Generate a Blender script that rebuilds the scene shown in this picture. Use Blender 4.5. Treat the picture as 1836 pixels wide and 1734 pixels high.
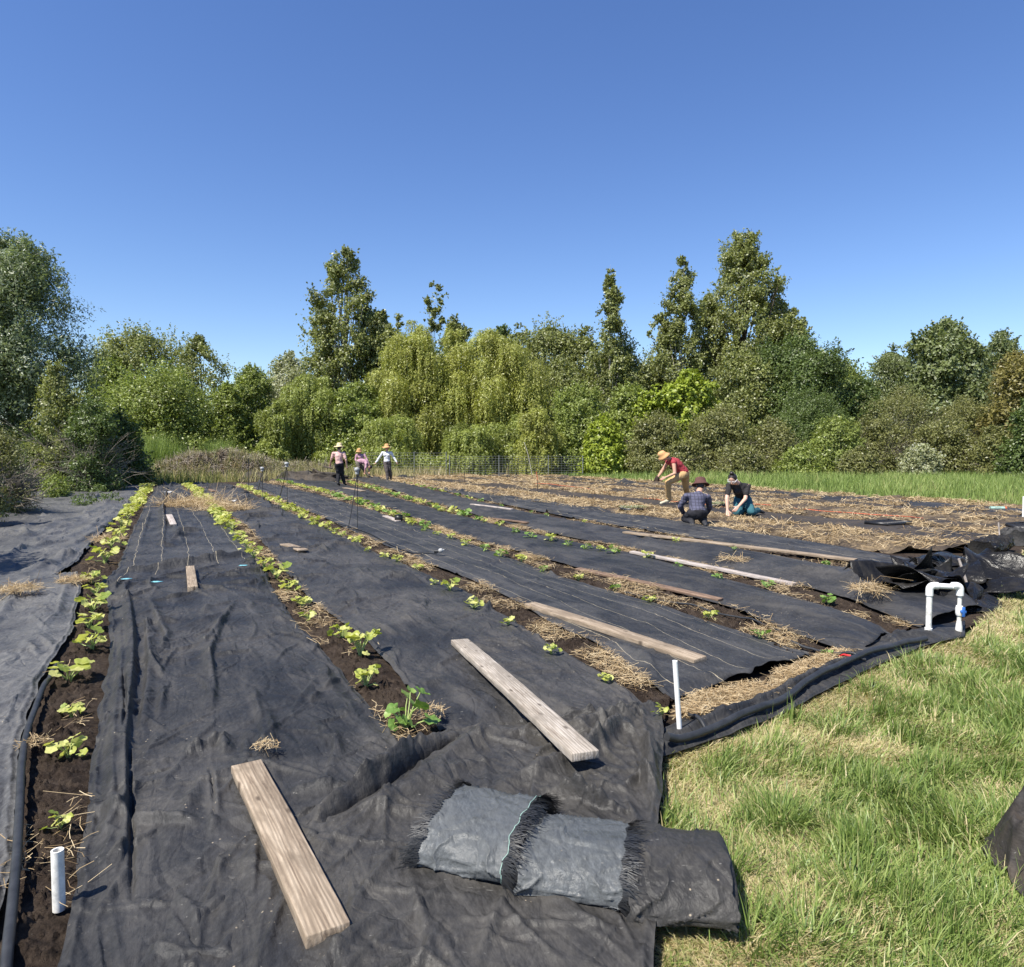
import bpy, math, random
import numpy as np
from mathutils import Vector, Matrix

# ------------------------------------------------------------------ camera, sky, sun, exposure
for o in list(bpy.data.objects): bpy.data.objects.remove(o)
sc = bpy.context.scene
COL = sc.collection
R_ = math.radians
IMG_W, IMG_H, FPX, HORIZ, CAMH = 1836.0, 1734.0, 1270.0, 808.0, 1.6
PITCH = math.atan((IMG_H / 2 - HORIZ) / FPX)
cd = bpy.data.cameras.new('camera')
cd.sensor_fit = 'HORIZONTAL'; cd.sensor_width = 36.0; cd.lens = 36.0 * FPX / IMG_W
cd.clip_start = 0.05; cd.clip_end = 6000
cam = bpy.data.objects.new('camera', cd); COL.objects.link(cam)
cam.location = (0, 0, CAMH); cam.rotation_euler = (math.pi / 2 - PITCH, 0, 0)
sc.camera = cam

SUN_EL = R_(56.0)
SUN_DIR = Vector((-0.74, -0.67, 0)).normalized() * math.cos(SUN_EL) + Vector((0, 0, math.sin(SUN_EL)))  # towards the sun
w = bpy.data.worlds.new('World'); sc.world = w; w.use_nodes = True
nt = w.node_tree; nt.nodes.clear()
sky = nt.nodes.new('ShaderNodeTexSky'); sky.sky_type = 'NISHITA'; sky.sun_disc = False
sky.sun_elevation = SUN_EL; sky.sun_rotation = math.atan2(SUN_DIR.x, SUN_DIR.y)
sky.altitude = 0; sky.air_density = 1.0; sky.dust_density = 0.05; sky.ozone_density = 3.0
bg = nt.nodes.new('ShaderNodeBackground'); bg.inputs[1].default_value = 0.104
hs = nt.nodes.new('ShaderNodeHueSaturation'); hs.inputs['Saturation'].default_value = 1.17; hs.inputs['Hue'].default_value = 0.512
wo = nt.nodes.new('ShaderNodeOutputWorld')
nt.links.new(sky.outputs[0], hs.inputs['Color']); nt.links.new(hs.outputs[0], bg.inputs[0]); nt.links.new(bg.outputs[0], wo.inputs[0])
sl = bpy.data.lights.new('sun', 'SUN'); sl.energy = 5.0; sl.angle = R_(0.5); sl.color = (1.0, 0.95, 0.86)
so = bpy.data.objects.new('sun', sl); COL.objects.link(so)
so.rotation_euler = SUN_DIR.to_track_quat('Z', 'Y').to_euler(); so.location = (-20, -20, 40)
sc.view_settings.view_transform = 'Standard'; sc.view_settings.look = 'None'
sc.view_settings.exposure = 0.75; sc.view_settings.gamma = 1; sc.view_settings.use_curve_mapping = False
sc.render.engine = 'CYCLES'
sc.cycles.max_bounces = 6; sc.cycles.diffuse_bounces = 3; sc.cycles.glossy_bounces = 2
sc.cycles.transmission_bounces = 4; sc.cycles.transparent_max_bounces = 4

# ------------------------------------------------------------------ helpers
RNG = np.random.default_rng(7)
_cp, _sp = math.cos(PITCH), math.sin(PITCH)
def ray(px, py):
    x = (px - IMG_W / 2) / FPX; y = -(py - IMG_H / 2) / FPX
    return Vector((x, _cp + y * _sp, -_sp + y * _cp))
def G(px, py, z=0.0):
    "where the line of sight of a photo point meets the level z"
    d = ray(px, py); t = (z - CAMH) / d.z
    return Vector((d.x * t, d.y * t, z))
def V(px, py, dist):
    d = ray(px, py); t = dist / d.y
    return Vector((d.x * t, dist, CAMH + d.z * t))

def _hash(ix, iy, seed):
    h = (ix.astype(np.int64) * 374761393 + iy.astype(np.int64) * 668265263 + seed * 1274126177) & 0xffffffff
    h = ((h ^ (h >> 13)) * 1274126177) & 0xffffffff
    return (h ^ (h >> 16)) & 0xffffffff
def perlin(x, y, seed=0):
    x = np.asarray(x, float); y = np.asarray(y, float)
    ix = np.floor(x); iy = np.floor(y); fx = x - ix; fy = y - iy
    u = fx * fx * fx * (fx * (fx * 6 - 15) + 10); v = fy * fy * fy * (fy * (fy * 6 - 15) + 10)
    def g(a, b):
        an = _hash(ix + a, iy + b, seed) * (2 * math.pi / 4294967296.0)
        return np.cos(an) * (fx - a) + np.sin(an) * (fy - b)
    return 1.4 * ((g(0, 0) * (1 - u) + g(1, 0) * u) * (1 - v) + (g(0, 1) * (1 - u) + g(1, 1) * u) * v)
def fbm(x, y, seed=0, octv=4, gain=0.5):
    s = 0; a = 1.0; f = 1.0
    for k in range(octv):
        s = s + a * perlin(x * f + 17.3 * k, y * f - 9.1 * k, seed + k); a *= gain; f *= 2.03
    return s
def ridge(x, y, seed=0, p=6):
    return np.maximum(0, 1 - np.abs(perlin(x, y, seed)) * 1.6) ** p
def smooth(a, b, x):
    t = np.clip((x - a) / (b - a), 0, 1); return t * t * (3 - 2 * t)

def new_mesh(name, verts, faces, mat, uv=None, attr=None, shade=True):
    "faces: (n,k) int array or list of such arrays"
    me = bpy.data.meshes.new(name)
    verts = np.asarray(verts, np.float32)
    fl = faces if isinstance(faces, list) else [faces]
    fl = [np.asarray(f, np.int32) for f in fl if len(f)]
    me.vertices.add(len(verts)); me.vertices.foreach_set('co', verts.ravel())
    li = np.concatenate([f.ravel() for f in fl]); tot = np.concatenate([np.full(len(f), f.shape[1], np.int32) for f in fl])
    st = np.concatenate([[0], np.cumsum(tot)[:-1]]).astype(np.int32)
    me.loops.add(len(li)); me.loops.foreach_set('vertex_index', li)
    me.polygons.add(len(tot)); me.polygons.foreach_set('loop_start', st); me.polygons.foreach_set('loop_total', tot)
    if shade: me.polygons.foreach_set('use_smooth', np.ones(len(tot), bool))
    if uv is not None:
        l = me.uv_layers.new(name='UVMap'); l.data.foreach_set('uv', np.asarray(uv, np.float32)[li].ravel())
    if attr is not None:
        a = me.attributes.new('rnd', 'FLOAT', 'FACE'); a.data.foreach_set('value', np.asarray(attr, np.float32))
    me.update(); me.validate()
    if mat: me.materials.append(mat)
    return me
def obj(name, me, parent=None, loc=None):
    o = bpy.data.objects.new(name, me); COL.objects.link(o)
    if parent: o.parent = parent
    if loc is not None: o.location = loc
    return o
def tag(o, label=None, cat=None, group=None, kind=None):
    if label: o['label'] = label
    if cat: o['category'] = cat
    if group: o['group'] = group
    if kind: o['kind'] = kind
    return o
def empty(name, loc, label, cat, group=None, rz=0):
    o = bpy.data.objects.new(name, None); COL.objects.link(o); o.location = loc; o.rotation_euler.z = rz
    o.empty_display_size = 0.1
    return tag(o, label, cat, group)

class MB:
    def __init__(s): s.v = []; s.f = {3: [], 4: []}; s.n = 0; s.a = {3: [], 4: []}
    def add(s, v, f, a=None):
        v = np.asarray(v, float).reshape(-1, 3); f = np.asarray(f, int)
        s.v.append(v); k = f.shape[1]; s.f[k].append(f + s.n); s.n += len(v)
        s.a[k].append(np.full(len(f), 0.5) if a is None else np.broadcast_to(np.asarray(a, float), (len(f),)))
    def tube(s, pts, rad, n=8, cap=True, a=None):
        pts = np.asarray([tuple(p) for p in pts], float); m = len(pts)
        rad = np.broadcast_to(np.asarray(rad, float), (m,))
        tan = np.gradient(pts, axis=0); tan /= np.linalg.norm(tan, axis=1)[:, None] + 1e-9
        up = np.array([0, 0, 1.0]) if abs(tan[0][2]) < 0.9 else np.array([1.0, 0, 0])
        rings = []; nrm = np.cross(tan[0], up); nrm /= np.linalg.norm(nrm)
        th = np.arange(n) * 2 * math.pi / n
        for i in range(m):
            nrm = nrm - tan[i] * nrm.dot(tan[i]); nrm /= np.linalg.norm(nrm) + 1e-9
            b = np.cross(tan[i], nrm)
            rings.append(pts[i] + rad[i] * (np.cos(th)[:, None] * nrm + np.sin(th)[:, None] * b))
        v = np.concatenate(rings)
        i = np.arange(m - 1)[:, None] * n; j = np.arange(n)[None]; j2 = (j + 1) % n
        f = np.stack([i + j, i + j2, i + n + j2, i + n + j], -1).reshape(-1, 4)
        s.add(v, f, a)
        if cap:
            for base, pt in ((0, pts[0]), ((m - 1) * n, pts[-1])):
                ring = v[base:base + n]
                vv = np.vstack([ring, pt]); jj = np.arange(n)
                ff = np.stack([jj, (jj + 1) % n, np.full(n, n)], -1)
                s.add(vv, ff, a)
    def box(s, c, size, rot=None, a=None):
        x, y, z = np.asarray(size) / 2
        v = np.array([[i, j, k] for i in (-x, x) for j in (-y, y) for k in (-z, z)], float)
        if rot is not None: v = v @ np.array(rot).T
        s.add(v + np.asarray(c, float), [[0, 1, 3, 2], [4, 6, 7, 5], [0, 4, 5, 1], [2, 3, 7, 6], [0, 2, 6, 4], [1, 5, 7, 3]], a)
    def ball(s, c, r, nu=12, nv=8, rot=None, a=None):
        r = np.broadcast_to(np.asarray(r, float), (3,))
        th = np.linspace(0, math.pi, nv + 1)[1:-1]; ph = np.arange(nu) * 2 * math.pi / nu
        v = [[0, 0, 1.0]] + [[math.sin(t) * math.cos(p), math.sin(t) * math.sin(p), math.cos(t)] for t in th for p in ph] + [[0, 0, -1.0]]
        v = np.array(v) * r
        if rot is not None: v = v @ np.array(rot).T
        v = v + np.asarray(c, float)
        q = []; t3 = []
        for j in range(nu):
            j2 = (j + 1) % nu; t3.append([0, 1 + j, 1 + j2]); L = 1 + (nv - 2) * nu; t3.append([len(v) - 1, L + j2, L + j])
            for i in range(nv - 2): q.append([1 + i * nu + j, 1 + (i + 1) * nu + j, 1 + (i + 1) * nu + j2, 1 + i * nu + j2])
        n0 = s.n; s.add(v, q, a); s.f[3].append(np.array(t3) + n0); s.a[3].append(np.full(len(t3), 0.5))
    def mesh(s, name, mat, shade=True):
        fl = [np.concatenate(s.f[k]) for k in (3, 4) if s.f[k]]
        at = np.concatenate([np.concatenate(s.a[k]) for k in (3, 4) if s.f[k]])
        return new_mesh(name, np.concatenate(s.v), fl, mat, attr=at, shade=shade)
    def build(s, name, mat, parent=None, loc=None, shade=True):
        return obj(name, s.mesh(name, mat, shade), parent, loc)
def bevel(o, wd, seg=2):
    m = o.modifiers.new('bevel', 'BEVEL'); m.width = wd; m.segments = seg; m.limit_method = 'ANGLE'
    return o

# ------------------------------------------------------------------ materials
def nodes(name):
    m = bpy.data.materials.new(name); m.use_nodes = True; t = m.node_tree; t.nodes.clear()
    out = t.nodes.new('ShaderNodeOutputMaterial'); p = t.nodes.new('ShaderNodeBsdfPrincipled')
    t.links.new(p.outputs[0], out.inputs[0])
    return m, t, p, out
def N(t, kind, **kw):
    n = t.nodes.new('ShaderNode' + kind)
    for k, v in kw.items():
        if k in n.inputs: n.inputs[k].default_value = v
        else: setattr(n, k, v)
    return n
def ramp(t, src, stops, interp='LINEAR'):
    r = t.nodes.new('ShaderNodeValToRGB'); e = r.color_ramp.elements; r.color_ramp.interpolation = interp
    while len(e) > 1: e.remove(e[-1])
    for i, (p, c) in enumerate(stops):
        el = e[0] if i == 0 else e.new(p)
        el.position = p; el.color = (*c, 1) if len(c) == 3 else c
    t.links.new(src, r.inputs[0]); return r
def gy(v): return (v, v, v)
def noise(t, vec, scale, detail=4, rough=0.55, dist=0.0, stretch=None):
    if stretch is not None:
        mp = t.nodes.new('ShaderNodeMapping'); mp.inputs['Scale'].default_value = stretch; t.links.new(vec, mp.inputs[0]); vec = mp.outputs[0]
    n = t.nodes.new('ShaderNodeTexNoise'); n.inputs['Scale'].default_value = scale; n.inputs['Detail'].default_value = detail
    n.inputs['Roughness'].default_value = rough; n.inputs['Distortion'].default_value = dist
    t.links.new(vec, n.inputs['Vector']); return n
def mixc(t, fac, a, b, mode='MIX'):
    m = t.nodes.new('ShaderNodeMix'); m.data_type = 'RGBA'; m.blend_type = mode
    for s, v in ((0, fac), (6, a), (7, b)):
        if hasattr(v, 'links'): t.links.new(v, m.inputs[s])
        elif s == 0: m.inputs[0].default_value = v
        else: m.inputs[s].default_value = (*v, 1) if len(v) == 3 else v
    return m.outputs[2]
def math_(t, op, a, b=None):
    m = t.nodes.new('ShaderNodeMath'); m.operation = op
    for i, v in enumerate((a, b)):
        if v is None: continue
        if hasattr(v, 'links'): t.links.new(v, m.inputs[i])
        else: m.inputs[i].default_value = v
    return m.outputs[0]
def bump(t, p, h, strength, dist, prev=None):
    b = t.nodes.new('ShaderNodeBump'); b.inputs['Strength'].default_value = strength; b.inputs['Distance'].default_value = dist
    t.links.new(h, b.inputs['Height'])
    if prev is not None: t.links.new(prev, b.inputs['Normal'])
    t.links.new(b.outputs[0], p.inputs['Normal']); return b.outputs[0]

def fabric_mat(name, base, dust, dust_amt, rough=0.5, lines=0, spec=0.5, seed=0.0, weave=True):
    base = tuple(x * 0.90 for x in base); dust = tuple(x * 1.0 for x in dust)
    m, t, p, _ = nodes(name)
    tc = N(t, 'TexCoord'); geo = N(t, 'NewGeometry')
    mp = N(t, 'Mapping'); mp.inputs['Location'].default_value = (seed * 3.1, seed * 1.7, seed); t.links.new(geo.outputs['Position'], mp.inputs[0])
    pos = mp.outputs[0]
    n1 = noise(t, pos, 1.1, 6, 0.62, 0.6); n2 = noise(t, pos, 9.0, 6, 0.7, 0.3)
    nb = noise(t, pos, 0.5, 3, 0.5)
    f1 = ramp(t, n1.outputs[0], [(0.58 - dust_amt * 0.35, gy(0)), (0.80 - dust_amt * 0.2, gy(1))])
    f2 = ramp(t, n2.outputs[0], [(0.3, gy(0.35)), (0.75, gy(1))])
    fac = math_(t, 'MULTIPLY', f1.outputs[0], f2.outputs[0])
    bs = mixc(t, nb.outputs[0], tuple(c * 0.8 for c in base), tuple(c * 1.25 for c in base))
    c = mixc(t, fac, bs, dust)
    # bleached scratches, lint and crumbs of soil
    sc1 = noise(t, pos, 75, 2, 0.5, 0.2, stretch=(0.3, 1.0, 1.0)); s1 = ramp(t, sc1.outputs[0], [(0.73, gy(0)), (0.76, gy(0.6))])
    c = mixc(t, s1.outputs[0], c, (0.22, 0.21, 0.19))
    vo = N(t, 'TexVoronoi', Scale=23.0); t.links.new(pos, vo.inputs['Vector'])
    vm = noise(t, pos, 2.2, 3, 0.6)
    dots = ramp(t, vo.outputs['Distance'], [(0.07, gy(1)), (0.11, gy(0))])
    dm = ramp(t, vm.outputs[0], [(0.56, gy(0)), (0.62, gy(1))])
    c = mixc(t, math_(t, 'MULTIPLY', dots.outputs[0], dm.outputs[0]), c, (0.34, 0.28, 0.2))
    if lines:
        uvn = N(t, 'UVMap'); sx = N(t, 'SeparateXYZ'); t.links.new(uvn.outputs[0], sx.inputs[0])
        wob = noise(t, pos, 1.7, 3, 0.5)
        u = math_(t, 'ADD', sx.outputs[0], math_(t, 'MULTIPLY', math_(t, 'SUBTRACT', wob.outputs[0], 0.5), 0.05))
        fr = math_(t, 'ABSOLUTE', math_(t, 'SUBTRACT', math_(t, 'FRACT', math_(t, 'MULTIPLY', u, lines)), 0.5))
        ln = math_(t, 'LESS_THAN', fr, 0.0075 * lines / 4.0)
        brk = ramp(t, noise(t, pos, 3.0, 2, 0.5).outputs[0], [(0.30, gy(0)), (0.36, gy(1))])
        c = mixc(t, math_(t, 'MULTIPLY', ln, brk.outputs[0]), c, (0.33, 0.285, 0.2))
    fib = noise(t, pos, 60, 5, 0.75, 0.2, stretch=(1.0, 0.35, 1.0)); c = mixc(t, 0.65, c, ramp(t, fib.outputs[0], [(0.3, gy(0.45)), (0.55, gy(1.0)), (0.75, gy(1.7))]).outputs[0], 'MULTIPLY')
    mr = N(t, 'Mapping'); mr.inputs['Rotation'].default_value = (0, 0, -0.455); t.links.new(pos, mr.inputs[0])
    stk = noise(t, mr.outputs[0], 3.0, 6, 0.62, 0.35, stretch=(2.6, 0.32, 1.0)); c = mixc(t, ramp(t, stk.outputs[0], [(0.50, gy(0)), (0.66, gy(0.55)), (0.8, gy(0.7))]).outputs[0], c, tuple(x * 0.85 for x in dust))
    t.links.new(c, p.inputs['Base Color'])
    rr = ramp(t, n2.outputs[0], [(0.3, gy(rough - 0.08)), (0.7, gy(rough + 0.14))])
    t.links.new(rr.outputs[0], p.inputs['Roughness']); p.inputs['Specular IOR Level'].default_value = spec * 0.36
    w1 = noise(t, pos, 4.0, 5, 0.55, 0.4, stretch=(1.0, 0.6, 1.0))
    w2 = noise(t, pos, 30.0, 5, 0.6, 0.3)
    r1 = math_(t, 'ABSOLUTE', math_(t, 'SUBTRACT', noise(t, pos, 3.2, 2, 0.45, 0.5).outputs[0], 0.5))
    a = bump(t, p, w1.outputs[0], 0.6, 0.035)
    a = bump(t, p, math_(t, 'MINIMUM', r1, 0.03), 0.5, 0.10, a)
    a = bump(t, p, stk.outputs[0], 0.3, 0.04, a)
    wn = noise(t, pos, 1.4, 3, 0.5); wv_ = N(t, 'VectorMath', operation='MULTIPLY_ADD'); t.links.new(wn.outputs['Color'], wv_.inputs[0]); wv_.inputs[1].default_value = (0.32, 0.32, 0.32); t.links.new(mr.outputs[0], wv_.inputs[2])
    ms_ = N(t, 'Mapping'); ms_.inputs['Scale'].default_value = (1.5, 0.7, 1.0); t.links.new(wv_.outputs[0], ms_.inputs[0])
    for vs_, vd_, vk_ in ((2.6, 0.05, 0.10), (6.5, 0.018, 0.12)):
        ve = N(t, 'TexVoronoi', Scale=vs_, feature='DISTANCE_TO_EDGE', voronoi_dimensions='2D'); t.links.new(ms_.outputs[0], ve.inputs['Vector'])
        msk_ = ramp(t, noise(t, pos, vs_ * 0.5, 2, 0.5).outputs[0], [(0.42, gy(0)), (0.6, gy(1))]).outputs[0]
        a = bump(t, p, math_(t, 'MULTIPLY', math_(t, 'MINIMUM', ve.outputs['Distance'], vk_), msk_), 0.42, vd_ * 4, a)
    a = bump(t, p, w2.outputs[0], 0.6, 0.009, a)
    if weave:
        ck = N(t, 'TexWave', Scale=190.0, Distortion=0.6); t.links.new(pos, ck.inputs['Vector'])
        bump(t, p, ck.outputs['Fac'], 0.12, 0.002, a)
    return m
def wood_mat(name, c1, c2, c3, gx=1.0):
    m, t, p, _ = nodes(name); tc = N(t, 'TexCoord'); ob = tc.outputs['Object']
    oi = N(t, 'ObjectInfo'); ad = N(t, 'VectorMath', operation='ADD'); t.links.new(ob, ad.inputs[0]); t.links.new(oi.outputs['Random'], ad.inputs[1]); ob = ad.outputs[0]
    g = noise(t, ob, 6.0, 8, 0.7, 0.9, stretch=(0.5, 5.0, 5.0)); b = noise(t, ob, 5.0, 5, 0.65, 0.8, stretch=(0.8, 2.0, 1.0))
    wv = N(t, 'TexWave', bands_direction='Y', Scale=9.0, Distortion=7.0, Detail=3.0); wv.inputs['Detail Scale'].default_value = 1.2
    mp = N(t, 'Mapping'); mp.inputs['Scale'].default_value = (0.16, 2.2, 2.2); t.links.new(ob, mp.inputs[0]); t.links.new(mp.outputs[0], wv.inputs['Vector'])
    c = ramp(t, g.outputs[0], [(0.3, c3), (0.48, c2), (0.66, c1)]).outputs[0]
    c = mixc(t, 0.36, c, wv.outputs['Color'], 'MULTIPLY')
    vk = N(t, 'TexVoronoi', Scale=3.4, voronoi_dimensions='2D'); mk = N(t, 'Mapping'); mk.inputs['Scale'].default_value = (0.75, 2.0, 1.0); t.links.new(ob, mk.inputs[0]); t.links.new(mk.outputs[0], vk.inputs['Vector']); c = mixc(t, ramp(t, vk.outputs['Distance'], [(0.03, gy(0.85)), (0.09, gy(0))]).outputs[0], c, tuple(x * 0.45 for x in c3))
    c = mixc(t, ramp(t, b.outputs[0], [(0.45, gy(0)), (0.62, gy(0.75))]).outputs[0], c, tuple(x * 0.6 for x in c2))
    t.links.new(c, p.inputs['Base Color']); p.inputs['Roughness'].default_value = 0.82; p.inputs['Specular IOR Level'].default_value = 0.25
    a = bump(t, p, g.outputs[0], 0.6, 0.004); bump(t, p, wv.outputs['Fac'], 0.3, 0.002, a)
    return m
def plain(name, col, rough=0.6, var=0.18, scale=20, spec=0.4, bmp=0.0, second=None, metal=0.0):
    m, t, p, _ = nodes(name); tc = N(t, 'TexCoord')
    n = noise(t, tc.outputs['Object'], scale, 5, 0.65)
    c = ramp(t, n.outputs[0], [(0.3, tuple(x * (1 - var) for x in col)), (0.7, second or tuple(min(1, x * (1 + var)) for x in col))])
    t.links.new(c.outputs[0], p.inputs['Base Color']); p.inputs['Roughness'].default_value = rough; p.inputs['Specular IOR Level'].default_value = spec
    p.inputs['Metallic'].default_value = metal
    if bmp: bump(t, p, n.outputs[0], 0.6, bmp)
    return m
def leaf_mat(name, stops, trans=0.35, rough=0.45, spec=0.4, veins=False, tcol=(1.15, 1.2, 0.6)):
    "leaf colour goes by each leaf's own random number"
    m, t, p, out = nodes(name)
    at = N(t, 'Attribute', attribute_name='rnd')
    c = ramp(t, at.outputs['Fac'], stops).outputs[0]
    if veins:
        tc = N(t, 'TexCoord'); n = noise(t, tc.outputs['Object'], 40, 3, 0.6)
        c = mixc(t, ramp(t, n.outputs[0], [(0.35, gy(0)), (0.75, gy(0.45))]).outputs[0], c, (0.36, 0.44, 0.13))
    t.links.new(c, p.inputs['Base Color']); p.inputs['Roughness'].default_value = rough; p.inputs['Specular IOR Level'].default_value = spec
    tr = N(t, 'BsdfTranslucent'); t.links.new(mixc(t, 1.0, c, tcol, 'MULTIPLY'), tr.inputs[0])
    mx = N(t, 'MixShader'); mx.inputs[0].default_value = trans
    t.links.new(p.outputs[0], mx.inputs[1]); t.links.new(tr.outputs[0], mx.inputs[2]); t.links.new(mx.outputs[0], out.inputs[0])
    return m
def soil_mat():
    m, t, p, _ = nodes('soil'); geo = N(t, 'NewGeometry'); pos = geo.outputs['Position']
    n = noise(t, pos, 14, 8, 0.7); n2 = noise(t, pos, 2.2, 4, 0.6); n3 = noise(t, pos, 90, 4, 0.7)
    c = ramp(t, n.outputs[0], [(0.3, (0.016, 0.011, 0.008)), (0.5, (0.045, 0.032, 0.024)), (0.72, (0.10, 0.075, 0.056))]).outputs[0]
    c = mixc(t, ramp(t, n2.outputs[0], [(0.45, gy(0)), (0.7, gy(0.6))]).outputs[0], c, (0.085, 0.064, 0.047))
    vo = N(t, 'TexVoronoi', Scale=60.0); t.links.new(pos, vo.inputs['Vector'])
    peb = ramp(t, vo.outputs['Distance'], [(0.1, gy(0.7)), (0.16, gy(0))])
    pm = ramp(t, noise(t, pos, 8, 2).outputs[0], [(0.58, gy(0)), (0.64, gy(1))])
    c = mixc(t, math_(t, 'MULTIPLY', peb.outputs[0], pm.outputs[0]), c, (0.24, 0.2, 0.16))
    t.links.new(c, p.inputs['Base Color']); p.inputs['Roughness'].default_value = 0.95; p.inputs['Specular IOR Level'].default_value = 0.15
    a = bump(t, p, n.outputs[0], 1.0, 0.05); bump(t, p, n3.outputs[0], 1.0, 0.014, a)
    return m
def ground_mat():
    m, t, p, _ = nodes('ground'); geo = N(t, 'NewGeometry'); pos = geo.outputs['Position']
    n = noise(t, pos, 3.0, 7, 0.7); n2 = noise(t, pos, 0.35, 4, 0.6); n3 = noise(t, pos, 45, 5, 0.7)
    c = ramp(t, n.outputs[0], [(0.3, (0.05, 0.05, 0.02)), (0.5, (0.11, 0.105, 0.045)), (0.7, (0.2, 0.17, 0.085))]).outputs[0]
    c = mixc(t, ramp(t, n2.outputs[0], [(0.4, gy(0)), (0.65, gy(0.8))]).outputs[0], c, (0.09, 0.12, 0.035))
    c = mixc(t, ramp(t, n3.outputs[0], [(0.4, gy(0.5)), (0.7, gy(0))]).outputs[0], c, (0.03, 0.025, 0.012))
    t.links.new(c, p.inputs['Base Color']); p.inputs['Roughness'].default_value = 0.95; p.inputs['Specular IOR Level'].default_value = 0.1
    bump(t, p, n3.outputs[0], 0.9, 0.02)
    return m

M = {}
M['ground'] = ground_mat(); M['soil'] = soil_mat()
M['fab'] = fabric_mat('woven_fabric', (0.0235, 0.0242, 0.0262), (0.088, 0.083, 0.077), 0.55, 0.5)
M['fab_b'] = fabric_mat('woven_fabric_b', (0.0265, 0.0270, 0.0288), (0.094, 0.088, 0.081), 0.65, 0.5, seed=4.0)
M['fab_line'] = fabric_mat('striped_fabric', (0.0275, 0.0285, 0.031), (0.096, 0.092, 0.087), 0.6, 0.5, lines=5, seed=2.0)
M['fab_pale'] = fabric_mat('bleached_fabric', (0.050, 0.052, 0.057), (0.17, 0.165, 0.155), 0.95, 0.45, seed=6.0)
M['fab_grey'] = fabric_mat('dusty_fabric', (0.027, 0.027, 0.028), (0.085, 0.079, 0.070), 0.8, 0.42, seed=9.0)
M['fab_old'] = fabric_mat('old_fabric', (0.026, 0.026, 0.028), (0.10, 0.078, 0.055), 0.85, 0.6, seed=12.0)
M['tarp'] = fabric_mat('tarp', (0.085, 0.092, 0.096), (0.12, 0.125, 0.125), 0.6, 0.32, seed=3.0)
M['plastic'] = fabric_mat('black_plastic', (0.012, 0.012, 0.013), (0.05, 0.045, 0.038), 0.3, 0.22, seed=5.0, weave=False)
M['wood_grey'] = wood_mat('weathered_wood', (0.54, 0.48, 0.41), (0.40, 0.345, 0.28), (0.19, 0.15, 0.115))
M['wood_tan'] = wood_mat('tan_wood', (0.47, 0.38, 0.28), (0.33, 0.255, 0.18), (0.14, 0.10, 0.07))
M['wood_red'] = wood_mat('reddish_wood', (0.34, 0.23, 0.16), (0.22, 0.145, 0.10), (0.09, 0.06, 0.045))
M['wood_white'] = wood_mat('whitish_wood', (0.66, 0.60, 0.55), (0.5, 0.43, 0.38), (0.26, 0.21, 0.17))
M['bark'] = plain('bark', (0.11, 0.09, 0.07), 0.9, 0.5, 6, 0.1, 0.02)
M['bark_pale'] = plain('pale_bark', (0.42, 0.39, 0.34), 0.8, 0.4, 3, 0.2, 0.01)
M['twig'] = plain('dry_twig', (0.27, 0.235, 0.19), 0.9, 0.4, 4, 0.1)
M['twig_dark'] = plain('dark_twig', (0.10, 0.085, 0.07), 0.9, 0.4, 4, 0.1)
M['pvc'] = plain('white_pvc', (0.78, 0.77, 0.73), 0.35, 0.06, 9, 0.5, second=(0.84, 0.83, 0.8))
M['pvc_dirty'] = plain('dirty_pvc', (0.72, 0.70, 0.64), 0.45, 0.3, 30, 0.4)
M['hose'] = plain('black_hose', (0.028, 0.029, 0.031), 0.5, 0.4, 12, 0.4, 0.003)
M['blackp'] = plain('black_moulded_plastic', (0.018, 0.018, 0.02), 0.4, 0.3, 12)
M['orange'] = plain('orange_hose', (0.50, 0.13, 0.06), 0.5, 0.15, 9)
M['red'] = plain('red_plastic', (0.6, 0.03, 0.03), 0.5, 0.15, 9)
M['blue'] = plain('blue_plastic', (0.03, 0.13, 0.42), 0.4, 0.15, 9)
M['grey'] = plain('grey_plastic', (0.33, 0.33, 0.32), 0.5, 0.2, 20)
M['teal'] = plain('teal_mark', (0.16, 0.42, 0.48), 0.7, 0.4, 30)
M['mint'] = plain('mint_plastic', (0.33, 0.5, 0.42), 0.5, 0.2, 20)
M['wire'] = plain('galvanised_wire', (0.22, 0.23, 0.22), 0.5, 0.2, 20, metal=0.3)
M['straw'] = leaf_mat('straw', [(0.0, (0.22, 0.145, 0.07)), (0.5, (0.44, 0.32, 0.17)), (1.0, (0.62, 0.50, 0.31))], 0.15, 0.6, 0.3, tcol=(1, 0.9, 0.6))
m, t, p, _ = nodes('straw_mat_bed'); geo = N(t, 'NewGeometry')
n = noise(t, geo.outputs['Position'], 22, 8, 0.75, 0.6); n2 = noise(t, geo.outputs['Position'], 1.6, 4, 0.6)
c = ramp(t, n.outputs[0], [(0.33, (0.05, 0.032, 0.018)), (0.5, (0.21, 0.15, 0.08)), (0.68, (0.44, 0.33, 0.19))]).outputs[0]
c = mixc(t, ramp(t, n2.outputs[0], [(0.40, gy(0)), (0.56, gy(0.9))]).outputs[0], c, (0.05, 0.037, 0.028))
t.links.new(c, p.inputs['Base Color']); p.inputs['Roughness'].default_value = 0.9; bump(t, p, n.outputs[0], 1.0, 0.05)
M['straw_bed'] = m
M['squash'] = leaf_mat('squash_leaf', [(0.0, (0.19, 0.25, 0.035)), (0.4, (0.44, 0.46, 0.09)), (1.0, (0.66, 0.63, 0.24))], 0.38, 0.45, 0.35, veins=True)
M['squash_dk'] = leaf_mat('squash_leaf_dark', [(0.0, (0.07, 0.15, 0.03)), (0.5, (0.13, 0.26, 0.05)), (1.0, (0.3, 0.42, 0.12))], 0.35, 0.45, 0.35, veins=True)
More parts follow.
